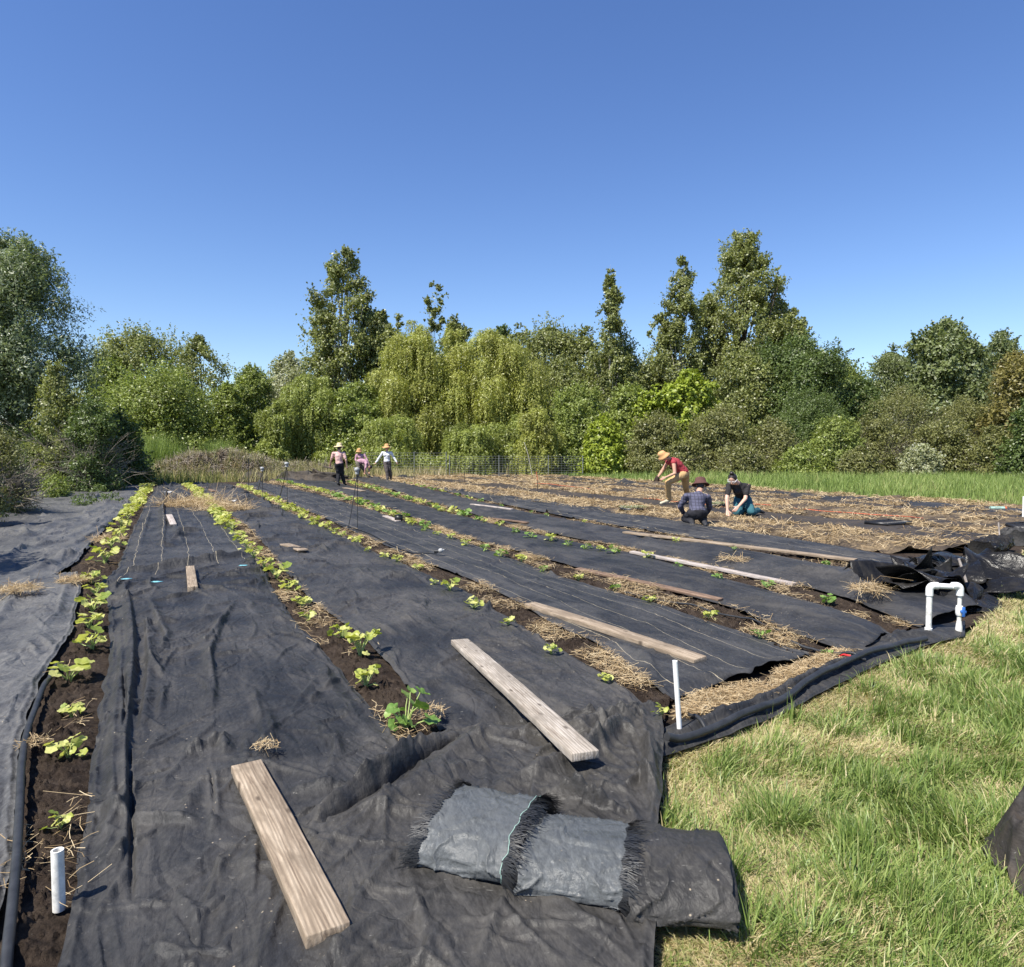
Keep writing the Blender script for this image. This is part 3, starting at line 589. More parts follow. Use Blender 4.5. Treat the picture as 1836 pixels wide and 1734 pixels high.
# ------------------------------------------------------------------ planks
def plank(a, b, wd, th, mat, label, name='wooden_plank', group='loose planks holding the barrier down', z_extra=0.0, warp=0.006, roll=0.0):
    A, B = G(*a, 0.07), G(*b, 0.07); d = B - A; L = math.hypot(d.x, d.y); ux, uy = d.x / L, d.y / L
    zs = [[zat(A.x + ux * L * k + uy * wd * s, A.y + uy * L * k - ux * wd * s, 0.04, 90, 0.04) for s in (-.3, 0, .3)] for k in (0.04, .35, .65, 0.96)]
    za = max(max(zs[0]), max(zs[1]) - 0.02); zb = max(max(zs[3]), max(zs[2]) - 0.02)
    nseg = max(4, int(L / 0.12)); mb = MB(); r = np.random.default_rng(int(a[0] * 7 + a[1]))
    v = []; prof = [(-wd / 2, 0), (-wd / 2, th), (wd / 2, th), (wd / 2, 0)]
    for i in range(nseg + 1):
        x = (i / nseg - 0.5) * L; wz = warp * math.sin(i / nseg * math.pi) + r.normal(0, th * 0.012)
        for y, z in prof: v.append((x + (r.normal(0, 0.003) if i in (0, nseg) else 0), y + r.normal(0, wd * 0.006), z + wz))
    f = []
    for i in range(nseg):
        for k in range(4): f.append([i * 4 + k, i * 4 + (k + 1) % 4, i * 4 + 4 + (k + 1) % 4, i * 4 + 4 + k])
    f += [[3, 2, 1, 0], [nseg * 4, nseg * 4 + 1, nseg * 4 + 2, nseg * 4 + 3]]
    mb.add(v, f); o = mb.build(name, mat, shade=False); bevel(o, th * 0.1)
    c = (A + B) / 2; o.location = (c.x, c.y, (za + zb) / 2 - 0.014 + z_extra)
    o.rotation_euler = (roll, -math.atan2(zb - za, L), math.atan2(uy, ux))
    return tag(o, label, 'plank', group)
plank((442, 1384), (590, 1700), 0.14, 0.038, M['wood_tan'], 'brown weathered plank with a dark knot at the bottom, left of centre')
plank((824, 1156), (1050, 1396), 0.14, 0.04, M['wood_grey'], 'long pale grey plank slanting over the central foreground fabric', z_extra=-0.002)
plank((950, 1082), (1256, 1184), 0.13, 0.04, M['wood_tan'], 'long tan plank lying left of the white stake on thread-striped fabric', roll=0.06)
plank((1036, 1018), (1292, 1074), 0.085, 0.03, M['wood_red'], 'thin reddish plank on the fabric between the fourth and fifth rows', roll=0.1)
plank((1132, 995), (1425, 1046), 0.09, 0.035, M['wood_white'], 'whitish narrow plank along the fifth planted row', z_extra=0.015)
plank((1120, 963), (1535, 1006), 0.14, 0.035, M['wood_tan'], 'longest tan plank reaching towards the crumpled black plastic', z_extra=0.02)
plank((341, 1021), (346, 1064), 0.10, 0.07, M['wood_tan'], 'short thick wooden block below the lifted hem of threaded fabric', 'wooden_block')
plank((303, 932), (311, 947), 0.12, 0.03, M['wood_white'], 'small pale board scrap on the threaded fabric between the two left rows')
plank((510, 976), (544, 991), 0.15, 0.025, M['wood_tan'], 'short brown board between second and third rows, left of the hose')
plank((690, 926), (714, 934), 0.12, 0.035, M['wood_white'], 'short greyish board with a dark box at its end')
plank((845, 908), (918, 918), 0.09, 0.03, M['wood_white'], 'thin white board lying flat in the middle of the field')
plank((880, 929), (946, 940), 0.08, 0.03, M['wood_red'], 'small reddish board below the thin white board mid field')
plank((618, 876), (652, 882), 0.2, 0.03, M['wood_tan'], 'far tan board at the feet of the man in the wide straw hat')
plank((804, 873), (826, 879), 0.1, 0.03, M['wood_red'], 'tiny far board lying in the straw left of the orange marker stake')
plank((366, 874), (384, 882), 0.16, 0.03, M['wood_red'], 'far reddish board near the end of the second row')
def scrap(px, py, s, mat, label, cat):
    g = G(px, py, 0.06); mb = MB(); r = np.random.default_rng(int(px))
    n = 7; us = np.linspace(-1, 1, n); v = [(x * s, y * s * 0.7, 0.01 * r.random() + 0.02 * x * y) for y in us for x in us]
    mb.add(v, grid_faces(n, n)); o = mb.build('plastic_scrap', mat, loc=(g.x, g.y, zat(g.x, g.y, default=0.06) + 0.012)); o.modifiers.new('s', 'SOLIDIFY').thickness = 0.003
    tag(o, label, cat)
scrap(300, 889, 0.14, M['pvc'], 'white plastic scrap far along the threaded fabric', 'scrap')
scrap(417, 903, 0.10, M['pvc'], 'small white scrap on fabric right of the second row', 'scrap')
o = MB(); o.box((0, 0, 0.06), (0.16, 0.12, 0.12)); o.box((0, 0, 0.125), (0.17, 0.13, 0.012)); g = G(715, 934, 0.06); tag(o.build('black_box', M['blackp'], loc=(g.x, g.y, zat(g.x, g.y, default=.05)), shade=False), 'small black box at the end of a short greyish board', 'box')
for (px, py, l_) in ((228, 1043, 'teal smear on fabric hem beside the leftmost row'), (283, 1054, 'teal smear on fabric left of the wooden block'), (437, 1022, 'teal smear on fabric beside the second row')):
    g = G(px, py, 0.06); mb = MB(); r = np.random.default_rng(int(px)); th = np.linspace(0, 6.28, 15)[:-1]
    rr = 0.045 * r.uniform(0.5, 1.3, 14); v = np.stack([np.cos(th) * rr * 1.4, np.sin(th) * rr, 0 * th], -1); mb.add(np.vstack([v, [[0, 0, 0.003]]]), [[i, (i + 1) % 14, 14] for i in range(14)])
    o = mb.build('paint_mark', M['teal'], loc=(g.x, g.y, zat(g.x, g.y) + 0.005)); o.modifiers.new('s', 'SOLIDIFY').thickness = 0.002
    tag(o, l_, 'paint mark', 'teal paint marks')

# ------------------------------------------------------------------ hoses, stakes, pipes
def hose(pts, r, mat, label, cat, name, sag=0.0, group=None, z=0.07, n=6, lift=0.0, res=14):
    P = [G(px, py, z) for px, py in pts]; Q = []
    for i in range(len(P) - 1):
        p0 = P[max(0, i - 1)]; p1 = P[i]; p2 = P[i + 1]; p3 = P[min(len(P) - 1, i + 2)]
        for k in range(res):
            t_ = k / res; Q.append(0.5 * ((2 * p1) + (p2 - p0) * t_ + (2 * p0 - 5 * p1 + 4 * p2 - p3) * t_ ** 2 + (3 * p1 - p0 - 3 * p2 + p3) * t_ ** 3))
    Q.append(P[-1]); zz_ = np.array([zat(q.x, q.y, 0.03, 90, 0.0) for q in Q]) + r + lift
    ker = np.ones(5) / 5; zz_ = np.convolve(np.pad(zz_, 2, mode='edge'), ker, 'valid')
    mb = MB(); mb.tube([(q.x, q.y, z_) for q, z_ in zip(Q, zz_)], r, n); return tag(mb.build(name, mat), label, cat, group)
hose([(1196, 1333), (1250, 1318), (1330, 1286), (1400, 1255), (1460, 1218), (1540, 1180), (1600, 1160), (1660, 1146)], 0.022, M['hose'], 'thick flat black hose running along the lawn edge to the white pipe frame', 'hose', 'irrigation_hose', n=10, lift=0.01)
hose([(1222, 1265), (1244, 1287), (1266, 1304)], 0.012, M['hose'], 'short black connector hose just right of the white stake', 'hose', 'irrigation_hose', n=8)
hose([(1418, 1150), (1470, 1163), (1530, 1178), (1552, 1180)], 0.011, M['hose'], 'thin black hose ending near the red fitting beside the lawn edge', 'hose', 'irrigation_hose', n=8, lift=0.01)
hose([(1120, 1060), (1200, 1078), (1290, 1098), (1350, 1112), (1400, 1130)], 0.009, M['hose'], 'thin drip line on soil along the fourth planted row', 'hose', 'irrigation_hose', n=8, lift=0.01)
hose([(10, 1734), (30, 1548), (36, 1440), (40, 1370), (52, 1305), (82, 1228), (104, 1190)], 0.017, M['hose'], 'black irrigation hose along the left margin of the leftmost row', 'hose', 'irrigation_hose', n=10, lift=0.006)
hose([(455, 868), (490, 885), (505, 903), (560, 918), (600, 935), (660, 955), (700, 975), (740, 992), (782, 998)], 0.011, M['hose'], 'long thin black hose snaking over striped fabric to a grey sprinkler head', 'hose', 'garden_hose', lift=0.004)
hose([(960, 871), (1020, 874), (1080, 883), (1150, 893), (1200, 900), (1290, 908), (1345, 907), (1400, 912), (1480, 920), (1600, 929), (1700, 927), (1790, 934), (1836, 938)], 0.012, M['orange'], 'orange hose stretched over the straw behind the working people', 'hose', 'garden_hose', lift=0.012, z=0.06)
hose([(1500, 1168), (1512, 1176), (1526, 1180)], 0.008, M['red'], 'short red tube end beside the squash plant near the lawn', 'tube', 'red_tube')
# sprinkler head lying at the end of the hose
g = G(786, 999, 0.06); t_ = empty('sprinkler', (g.x, g.y, zat(g.x, g.y) + 0.03), 'grey sprinkler head lying at the end of the black hose', 'sprinkler')
mb = MB(); mb.tube([(-0.06, 0, 0), (0.0, 0, 0)], [0.02, 0.024], 12); mb.build('collar', M['hose'], t_)
mb = MB(); mb.ball((0.035, 0, 0.01), (0.04, 0.034, 0.034)); mb.tube([(0.05, 0, 0.01), (0.085, 0.01, 0.02)], [0.02, 0.012], 10); mb.build('nozzle', M['grey'], t_)
def stake(px, py, h, r, mat, label, name='stake', cat='stake', lean=(0, 0), hollow=False, n=14, group=None):
    g = G(px, py, 0.03); z = zat(g.x, g.y, default=0.0) - 0.03; mb = MB()
    if hollow:
        th = np.arange(n) * 2 * math.pi / n; c_, s_ = np.cos(th), np.sin(th)
        prof = [(r, -0.02), (r, h), (r * 0.72, h), (r * 0.72, h - 0.12)]
        v = np.concatenate([np.stack([rr * c_, rr * s_, np.full(n, zz_)], -1) for rr, zz_ in prof]); v[:, 0] += lean[0] * v[:, 2]; v[:, 1] += lean[1] * v[:, 2]
        f = [[k * n + j, k * n + (j + 1) % n, (k + 1) * n + (j + 1) % n, (k + 1) * n + j] for k in range(3) for j in range(n)]
        mb.add(v, f); o = mb.build(name, mat, loc=(g.x, g.y, z)); o.modifiers.new('e', 'EDGE_SPLIT')
    else:
        mb.tube([(0, 0, -0.02), (lean[0] * h * .5, lean[1] * h * .5, h * .5), (lean[0] * h, lean[1] * h, h)], r, n); o = mb.build(name, mat, loc=(g.x, g.y, z))
    return tag(o, label, cat, group)
stake(1218, 1318, 0.37, 0.0145, M['pvc'], 'upright white plastic pipe stake beside the lawn corner of the fabric', 'pipe_stake', 'pipe', (-0.07, 0.03), True)
stake(106, 1630, 0.19, 0.02, M['pvc_dirty'], 'white pipe stub standing in the soil at the bottom left', 'pipe_stub', 'pipe', (0, 0), True)
stake(1740, 1066, 0.38, 0.016, M['wood_white'], 'beige leaning wooden stake behind the white pipe frame', 'wooden_stake', 'stake', (-0.3, 0.1), n=4)
stake(1793, 972, 0.30, 0.016, M['wood_white'], 'small beige stake in front of the black trays at the right edge', 'wooden_stake', 'stake', (-0.12, 0), n=4)
stake(1834, 935, 0.5, 0.02, M['pvc'], 'white post at the extreme right edge above the trays', 'pipe_stake', 'pipe')
g = G(1790, 914, 0.05); mb = MB(); mb.tube([(-0.22, 0, 0.05), (0.15, 0, 0.05)], 0.045, 12); t_ = mb.build('pipe_piece', M['mint'], loc=(g.x, g.y, 0.04)); tag(t_, 'pale green pipe piece with orange end lying at the far right field edge', 'pipe')
mb = MB(); mb.tube([(0.15, 0, 0.05), (0.2, 0, 0.05)], 0.047, 12); mb.build('end_cap', M['orange'], t_)
# orange and black marker
g = G(964, 884, 0.02); t_ = empty('marker_stake', (g.x, g.y, 0), 'thin marker stake with orange upper half standing in the straw mid field', 'stake')
mb = MB(); mb.tube([(0, 0, 0), (0, 0, 0.5)], 0.014, 6); mb.build('lower_rod', M['hose'], t_); mb = MB(); mb.tube([(0, 0, 0.5), (-0.05, 0, 0.82)], 0.016, 6); mb.build('upper_rod', M['orange'], t_)
# sprinkler stakes with drooping feed tubes
def sprinkler(px, py, top, label, tube_to, s=1.0):
    g = G(px, py, 0.05); d = g.y; h = CAMH + (HORIZ - top) * d / FPX; t_ = empty('sprinkler_stake', (g.x, g.y, zat(g.x, g.y, default=0.03) - 0.01), label, 'sprinkler', 'sprinklers on stakes in the field')
    mb = MB(); mb.tube([(0, 0, 0), (0.01, 0, h)], 0.007 * s, 6); mb.build('rod', M['hose'], t_)
    mb = MB(); mb.tube([(0, 0, h - 0.03), (0, 0, h + 0.03)], 0.035 * s, 10); mb.ball((0, 0, h + 0.06), (0.055 * s, 0.055 * s, 0.05), 10, 6); mb.tube([(0, 0, h + 0.07), (-0.06 * s, -0.02, h + 0.10)], 0.012, 6); mb.build('head', M['grey'], t_)
    e = G(*tube_to, 0.05) - g; P = []
    for k in range(17):
        q = k / 16; P.append((e.x * (q ** 1.5) - 0.0, e.y * (q ** 1.5), (h - 0.03) * (1 - q ** 1.3)))
    mb = MB(); mb.tube(P, 0.009 * s, 6); mb.build('feed_tube', M['hose'], t_)
sprinkler(641, 948, 853, 'tall stake sprinkler with a drooping black feed tube near the man in the straw hat', (624, 950))
sprinkler(515, 908, 842, 'stake sprinkler with feed tube left of the man in the straw hat', (502, 893), 1.2)
sprinkler(471, 895, 848, 'stake sprinkler farther left, nearest to the brush mound', (462, 882), 1.2)
for px, py, h, l_ in ((553, 862, 1.0, 'thin bare rod behind the sprinklers, left of the crumpled barrier heap'), (446, 880, 1.2, 'thin bare rod at the far end left of the sprinklers'), (833, 868, 0.9, 'thin dark rod standing in the straw before the wire fence'), (175, 874, 0.35, 'short stick beside the far end of the leftmost row'), (388, 863, 1.4, 'thin dark rod before the brush mound')):
    stake(px, py, h, 0.012, M['hose'], l_, 'thin_rod', 'rod', n=6)

# white pipe frame with its blue valve
g1, g2 = G(1660, 1130, 0.03), G(1724, 1134, 0.03)
t_ = empty('irrigation_riser', ((g1.x + g2.x) / 2, (g1.y + g2.y) / 2, 0.0), 'white plastic pipe riser frame with blue valve at the lawn edge', 'pipes'); w2 = (g2.x - g1.x) / 2; HT = 0.43; pr = 0.024
mb = MB(); mb.tube([(-w2, 0, -0.03), (-w2, 0, HT - 0.05)], pr, 16); mb.tube([(-w2, 0, 0.0), (-w2, 0, 0.06)], pr * 1.3, 16); mb.build('left_riser', M['pvc_dirty'], t_)
mb = MB(); mb.tube([(-w2 + 0.04, 0, HT), (w2 - 0.04, 0, HT - 0.01)], pr, 16); mb.build('cross_pipe', M['pvc'], t_)
for sx in (-1, 1):
    mb = MB(); P = [(sx * (w2 - 0.07), 0, HT)] + [(sx * (w2 - 0.034 + 0.034 * math.sin(a)), 0, HT - 0.034 + 0.034 * math.cos(a)) for a in np.linspace(0, math.pi / 2, 7)] + [(sx * w2, 0, HT - 0.085)]
    mb.tube(P, pr * 1.28, 16); mb.build('elbow', M['pvc'], t_)
mb = MB(); mb.tube([(w2, 0, -0.03), (w2, 0, HT - 0.07)], pr * 0.72, 16); mb.tube([(w2, 0, 0.0), (w2, 0, 0.07), (w2, 0, 0.12)], [pr * 1.2, pr * 1.1, pr * 0.8], 16); mb.build('right_riser', M['pvc_dirty'], t_)
mb = MB(); mb.tube([(w2, 0, 0.17), (w2, 0, 0.19), (w2, 0, 0.235), (w2, 0, 0.255)], [pr * 1.05, pr * 1.3, pr * 1.3, pr * 1.05], 16); vb = mb.build('valve_body', M['pvc'], t_)
mb = MB(); mb.tube([(w2, -0.03, 0.212), (w2, -0.055, 0.212)], 0.014, 12); mb.box((w2, -0.058, 0.212), (0.022, 0.014, 0.085)); mb.box((w2, -0.058, 0.212), (0.045, 0.012, 0.022)); h_ = mb.build('valve_handle', M['blue'], vb, shade=False); bevel(h_, 0.003)

# ------------------------------------------------------------------ crumpled plastic, rolls, trays, bag
def crumple(name, px, py, rx, ry, h, mat, label, cat, seed, n=110, freq=3.2, spread=0.25, rz=0.0, facets=0):
    g = G(px, py, 0.0); u = np.linspace(-1, 1, n); U, W = np.meshgrid(u, u)
    rr = np.sqrt(U ** 2 + W ** 2); sq = np.maximum(np.abs(U), np.abs(W)) / np.maximum(rr, 1e-6); X = U * sq * rx; Y = W * sq * ry   # square -> disc
    X, Y = U * np.sqrt(1 - W ** 2 / 2) * rx, W * np.sqrt(1 - U ** 2 / 2) * ry
    e = 1 - smooth(0.55, 1.0, np.sqrt((X / rx) ** 2 + (Y / ry) ** 2))
    k = freq
    if facets:
        r_ = np.random.default_rng(seed); m_ = facets; gz = r_.random((m_, m_)) ** 1.2; gxx = r_.normal(0, 0.42, (m_, m_)); gyy = r_.normal(0, 0.42, (m_, m_))
        def up_(g_):
            q = (u + 1) / 2 * (m_ - 1); i0 = np.clip(q.astype(int), 0, m_ - 2); f_ = q - i0; a_ = g_[i0] * (1 - f_)[:, None] + g_[i0 + 1] * f_[:, None]; return a_[:, i0] * (1 - f_) + a_[:, i0 + 1] * f_
        wz = up_(gz); cell = 2 / (m_ - 1); Z = h * (0.15 + e * wz * 1.5) + 0.012 * ridge(X * 9, Y * 9, seed, 8) + 0.008 * fbm(X * 14, Y * 14, seed + 1, 3)
        X = X + up_(gxx) * cell * rx * e * 1.5; Y = Y + up_(gyy) * cell * ry * e * 1.5; Z = np.where(e < 0.05, Z * 0.3, Z)
        o = obj(name, new_mesh(name, np.stack([X, Y, np.maximum(Z, 0.01)], -1).reshape(-1, 3), grid_faces(n, n), mat), None, (g.x, g.y, 0.0)); o.rotation_euler.z = rz
        o.modifiers.new('s', 'SOLIDIFY').thickness = 0.003; return tag(o, label, cat)
    Z = h * e * (0.35 + 0.75 * ridge(X * k + seed, Y * k, seed, 3) + 0.5 * ridge(X * k * 2.3, Y * k * 2.1 + 4, seed + 1, 4) + 0.3 * fbm(X * k, Y * k, seed + 2, 4)) + 0.05 * ridge(X * 5, Y * 5, seed + 8, 4) + 0.02
    X = X + spread * h * fbm(X * k * 1.5, Y * k * 1.5, seed + 3, 4) * 2; Y = Y + spread * h * fbm(X * k * 1.5 + 9, Y * k * 1.5, seed + 4, 4) * 2
    o = obj(name, new_mesh(name, np.stack([X, Y, np.maximum(Z, 0.01)], -1).reshape(-1, 3), grid_faces(n, n), mat), None, (g.x, g.y, 0.0)); o.rotation_euler.z = rz
    o.modifiers.new('s', 'SOLIDIFY').thickness = 0.003; return tag(o, label, cat)
crumple('crumpled_plastic', 1690, 1068, 0.50, 0.85, 0.13, M['plastic'], 'crumpled glossy black plastic sheet heaped behind the white pipe frame', 'plastic sheet', 21, rz=-0.3, n=150, facets=11)
crumple('crumpled_plastic', 1768, 1048, 0.40, 0.6, 0.12, M['plastic'], 'second glossy plastic heap spilling onto the lawn right of the leaning stake', 'plastic sheet', 33, rz=0.3, n=120, facets=9)
crumple('barrier_heap', 556, 862, 2.3, 1.2, 0.42, M['fab_old'], 'grey crumpled barrier heap at the far end behind the man in the straw hat', 'fabric heap', 45, facets=9, n=90)
crumple('barrier_heap', 458, 862, 0.9, 0.5, 0.35, M['fab_old'], 'low dark barrier heap at the far end beside the brush mound', 'fabric heap', 47, facets=6, n=60)
crumple('barrier_heap', 735, 852, 1.9, 0.6, 0.3, M['fab'], 'low black barrier heap at the far edge right of the woman in white', 'fabric heap', 48, facets=7, n=60)
def roll(px, py, L, r, az, mat, label, seed, name='rolled_barrier', cat='fabric roll', flat=0.8):
    g = G(px, py, 0.0); n, mm = 44, 90; th = np.linspace(0, 2 * math.pi, n, endpoint=False); xs = np.linspace(-L / 2, L / 2, mm)
    T, S = np.meshgrid(th, xs)
    rr = r * (1 + 0.16 * fbm(S * 7, T * 1.1, seed, 3) + 0.10 * ridge(S * 14, np.cos(T) * 1.5, seed + 1, 3) - 0.12 * ridge(S * 5, np.sin(T), seed + 2, 4))
    X = S; Y = rr * np.cos(T) * 1.15; Z = rr * flat * (np.sin(T) + 0.92)
    v = np.stack([X, Y, Z], -1).reshape(-1, 3)
    i = np.arange(mm - 1)[:, None] * n; j = np.arange(n)[None]; f = np.stack([i + j, i + (j + 1) % n, i + n + (j + 1) % n, i + n + j], -1).reshape(-1, 4)
    mb = MB(); mb.add(v, f)
    for b, s in ((0, 1), ((mm - 1) * n, -1)):
        ring = v[b:b + n]; c = ring.mean(0) + np.array([s * 0.03, 0, 0]); mb.add(np.vstack([ring, c]), [[q, (q + 1) % n, n] for q in range(n)])
    o = mb.build(name, mat, loc=(g.x, g.y, 0.0)); o.rotation_euler.z = az; return tag(o, label, cat)
def swoosh(px, py, pieces, mat, label, seed, sx=0.5, hh=0.3):
    g = G(px, py, 0.0); r_ = np.random.default_rng(seed); mb = MB(); n = 22; u = np.linspace(0, 1, n); B = np.stack([(1 - u) ** 3, 3 * u * (1 - u) ** 2, 3 * u ** 2 * (1 - u), u ** 3], -1)
    for k in range(pieces):
        a = r_.uniform(0, 6.28); c_ = np.array([r_.normal(0, sx * 0.55), r_.normal(0, sx * 0.9), 0.0]); ex = np.array([math.cos(a), math.sin(a), 0]); ey = np.array([-math.sin(a), math.cos(a), 0]); Lx, Ly = r_.uniform(0.35, 0.8), r_.uniform(0.22, 0.45)
        cp = np.zeros((4, 4, 3))
        for i in range(4):
            for j in range(4):
                cp[i, j] = c_ + ex * (i / 3 - .5) * Lx + ey * (j / 3 - .5) * Ly + r_.normal(0, 0.06, 3); cp[i, j, 2] = abs(r_.normal(0.06, hh * (0.75 if 0 < j < 3 else 0.55))) + (0.12 if j == 3 else 0)
        S = np.einsum('ai,bj,ijk->abk', B, B, cp); S[..., 2] += 0.008 * fbm(S[..., 0] * 12, S[..., 1] * 12 + k, seed, 3); S[..., 2] = np.maximum(S[..., 2], 0.015)
        mb.add(S.reshape(-1, 3), grid_faces(n, n))
    o = mb.build('loose_plastic', mat, loc=(g.x, g.y, 0.02)); o.modifiers.new('s', 'SOLIDIFY').thickness = 0.003; return tag(o, label, 'plastic sheet')
swoosh(1672, 1068, 11, M['plastic'], 'upturned folds of loose black plastic rising left of the leaning stake', 5)
swoosh(1745, 1052, 9, M['plastic'], 'tangled folds of loose black plastic right of the leaning stake', 9, 0.4)
roll(1778, 992, 1.15, 0.16, 0.75, M['plastic'], 'wrinkled black roll of barrier at the right edge beyond the crumpled plastic', 3)
roll(1822, 975, 0.5, 0.17, 1.1, M['fab'], 'end of a dark barrier roll at the extreme right edge', 8)
# frayed tarp roll along the bottom
def band(name, p0, p1, r, mat, label, seed, fr0=False, fr1=False, stripe=False, z=0.0, cat='fabric roll', squash=0.62, turn=0.0, spiral=False):
    A, B = G(*p0, 0.05), G(*p1, 0.05); d = Vector((B.x - A.x, B.y - A.y, 0)); L = d.length; az = math.atan2(d.y, d.x)
    n, mm = 80, 110; th = np.linspace(-0.18 * math.pi, 1.18 * math.pi, n); xs = np.linspace(0, L, mm); T, S = np.meshgrid(th, xs)
    rr = r * (1 + 0.08 * fbm(S * 3, T * 0.7, seed, 2) + 0.012 * fbm(S * 16, T * 2.2, seed + 1, 2) + 0.06 * ridge(S * 5 + T * .6, T * 1.1, seed + 2, 12) + 0.04 * ridge(S * 2.2, T * 2.4, seed + 6, 14))
    X = S + 0.012 * fbm(T * 3, S * 0 + seed, seed + 4, 2); Y = rr * np.cos(T) * 1.35; Z = np.maximum(0.012, rr * squash * (np.sin(T) + 0.25))
    root = empty(name, (A.x, A.y, z), label, cat, 'layers of the frayed roll along the bottom', az)
    me = new_mesh('sheet', np.stack([X, Y, Z], -1).reshape(-1, 3), grid_faces(n, mm), mat); s_ = obj('sheet', me, root); s_.modifiers.new('s', 'SOLIDIFY').thickness = 0.004
    if spiral:
        ns = 260; ts = np.linspace(0, 9 * math.pi, ns); mb = MB(); rr_ = r * (0.98 - 0.86 * ts / ts[-1]) * (1 + 0.04 * np.sin(ts * 1.7)); V2 = []
        for xq in (L - 0.05, L + 0.004): V2.append(np.stack([xq + 0.012 * np.sin(ts * 0.9 + xq * 0), rr_ * np.cos(ts) * 1.35, np.maximum(0.012, squash * (rr_ * np.sin(ts) + r * 0.25) )], -1))
        mb.add(np.concatenate(V2), [[q, q + 1, ns + q + 1, ns + q] for q in range(ns - 1)]); e_ = mb.build('spiral_end', mat, root); e_.modifiers.new('s', 'SOLIDIFY').thickness = 0.004
    r_ = np.random.default_rng(seed)
    for flag, col, sg in ((fr0, 0, -1), (fr1, mm - 1, 1)):
        if not flag: continue
        mb = MB()
        for q in range(900):
            k = r_.integers(0, n - 1); b = np.array([X[col, k], Y[col, k], Z[col, k]]); out = np.array([0, math.cos(th[k]), math.sin(th[k])])
            ln = r_.uniform(0.03, 0.085); dr = np.array([sg * 1.0, r_.normal(0, 0.35), r_.normal(-0.1, 0.3)]); dr = dr + out * r_.uniform(-0.1, 0.35)
            dr /= np.linalg.norm(dr); b = b + out * 0.003 - np.array([sg * 0.01, 0, 0]); w_ = np.array([0, -out[2], out[1]]) * 0.0013
            p1_ = b + dr * ln * 0.5; p2_ = b + dr * ln + np.array([0, 0, -0.012]) + r_.normal(0, 0.005, 3)
            mb.add([b - w_, b + w_, p1_ + w_, p1_ - w_, p2_ + w_ * .6, p2_ - w_ * .6], [[0, 1, 2, 3], [3, 2, 4, 5]], r_.random())
        mb.build('fringe', M['hose'], root)
    if stripe:
        mb = MB(); c_ = int(mm * 0.965); P = [(X[c_, k], Y[c_, k] , Z[c_, k] + 0.0) for k in range(4, n - 4)]
        P = [(p[0], p[1] + math.cos(th[k + 4]) * 0.003, p[2] + math.sin(th[k + 4]) * 0.004 + 0.001) for k, p in enumerate(P)]
        mb.tube(P, 0.0013, 5); mb.build('edge_thread', M['mint'], root)
    return root
band('frayed_barrier_roll', (800, 1512), (945, 1542), 0.185, M['tarp'], 'shiny grey woven barrier piece with black fringe and mint edge thread, bottom centre', 101, True, True, True, z=0.09)
band('frayed_barrier_roll', (948, 1554), (1125, 1578), 0.165, M['tarp'], 'dark woven roll layer between the two fringed edges at the bottom', 111, False, True, z=0.075)
band('frayed_barrier_roll', (1118, 1580), (1296, 1590), 0.185, M['fab_grey'], 'rounded dusty end of the barrier roll touching the lawn at the bottom', 121, False, False, z=0.05, spiral=True)
crumple('fabric_bag', 1880, 1580, 0.18, 0.28, 0.19, M['fab_old'], 'dusty dark fabric bundle at the bottom right corner of the lawn', 'fabric bundle', 61, freq=1.7, n=90, spread=0.15)
# nursery trays
def tray(px, py, w_, l_, rz, label, seedlings=False, zb=None, tilt=0.0, mat=None):
    g = G(px, py, 0.05); z = zat(g.x, g.y, default=0.03) if zb is None else zb
    t_ = empty('nursery_tray', (g.x, g.y, z), label, 'tray', None, rz); t_.rotation_euler.x = tilt; h = 0.06
    mb = MB()
    for x, y, a, b in ((0, -l_ / 2, w_, 0.012), (0, l_ / 2, w_, 0.012), (-w_ / 2, 0, 0.012, l_ - 0.014), (w_ / 2, 0, 0.012, l_ - 0.014)): mb.box((x, y, h / 2), (a, b, h))
    mb.box((0, 0, 0.008), (w_ - 0.016, l_ - 0.016, 0.01)); nx, ny = max(2, int(w_ / 0.06)), max(2, int(l_ / 0.06))
    for i in range(1, nx): mb.box((-w_ / 2 + w_ * i / nx, 0, h * 0.45), (0.006, l_ - 0.02, h * 0.8))
    for j in range(1, ny): mb.box((0, -l_ / 2 + l_ * j / ny, h * 0.44), (w_ - 0.02, 0.006, h * 0.78))
    mb.build('tray_shell', M['blackp'], t_, shade=False)
    if seedlings:
        r_ = np.random.default_rng(int(px)); mb = MB(); n = 420; c = np.stack([r_.uniform(-w_ / 2, w_ / 2, n), r_.uniform(-l_ / 2, l_ / 2, n), h + r_.uniform(0.0, 0.06, n)], -1)
        add_leaves(mb, c, r_.normal(0, 0.5, (n, 3)) + [0, 0, 1], 0.035, 0.024, r_.random(n), r_); s = mb.build('seedlings', M['lf_white'], t_); s['kind'] = 'stuff'
    return t_
def add_leaves(mb, c, nrm, L, W, rnd, r_, tan=None):
    n = len(c); nrm = nrm / (np.linalg.norm(nrm, axis=1)[:, None] + 1e-9)
    t_ = r_.normal(0, 1, (n, 3)) if tan is None else tan
    t_ = t_ - nrm * (t_ * nrm).sum(1)[:, None]; t_ /= np.linalg.norm(t_, axis=1)[:, None] + 1e-9; b = np.cross(nrm, t_)
    s = r_.uniform(0.65, 1.35, n)[:, None]; L = L * s / 2; W = W * s / 2
    v = np.stack([c - t_ * L, c + b * W + t_ * L * 0.1, c + t_ * L, c - b * W + t_ * L * 0.1], 1).reshape(-1, 3)
    mb.add(v, np.arange(4 * n).reshape(-1, 4), rnd)
tray(1136, 918, 0.62, 0.45, 0.3, 'seedling tray full of pale sprouts left of the kneeling people', True, zb=0.10)
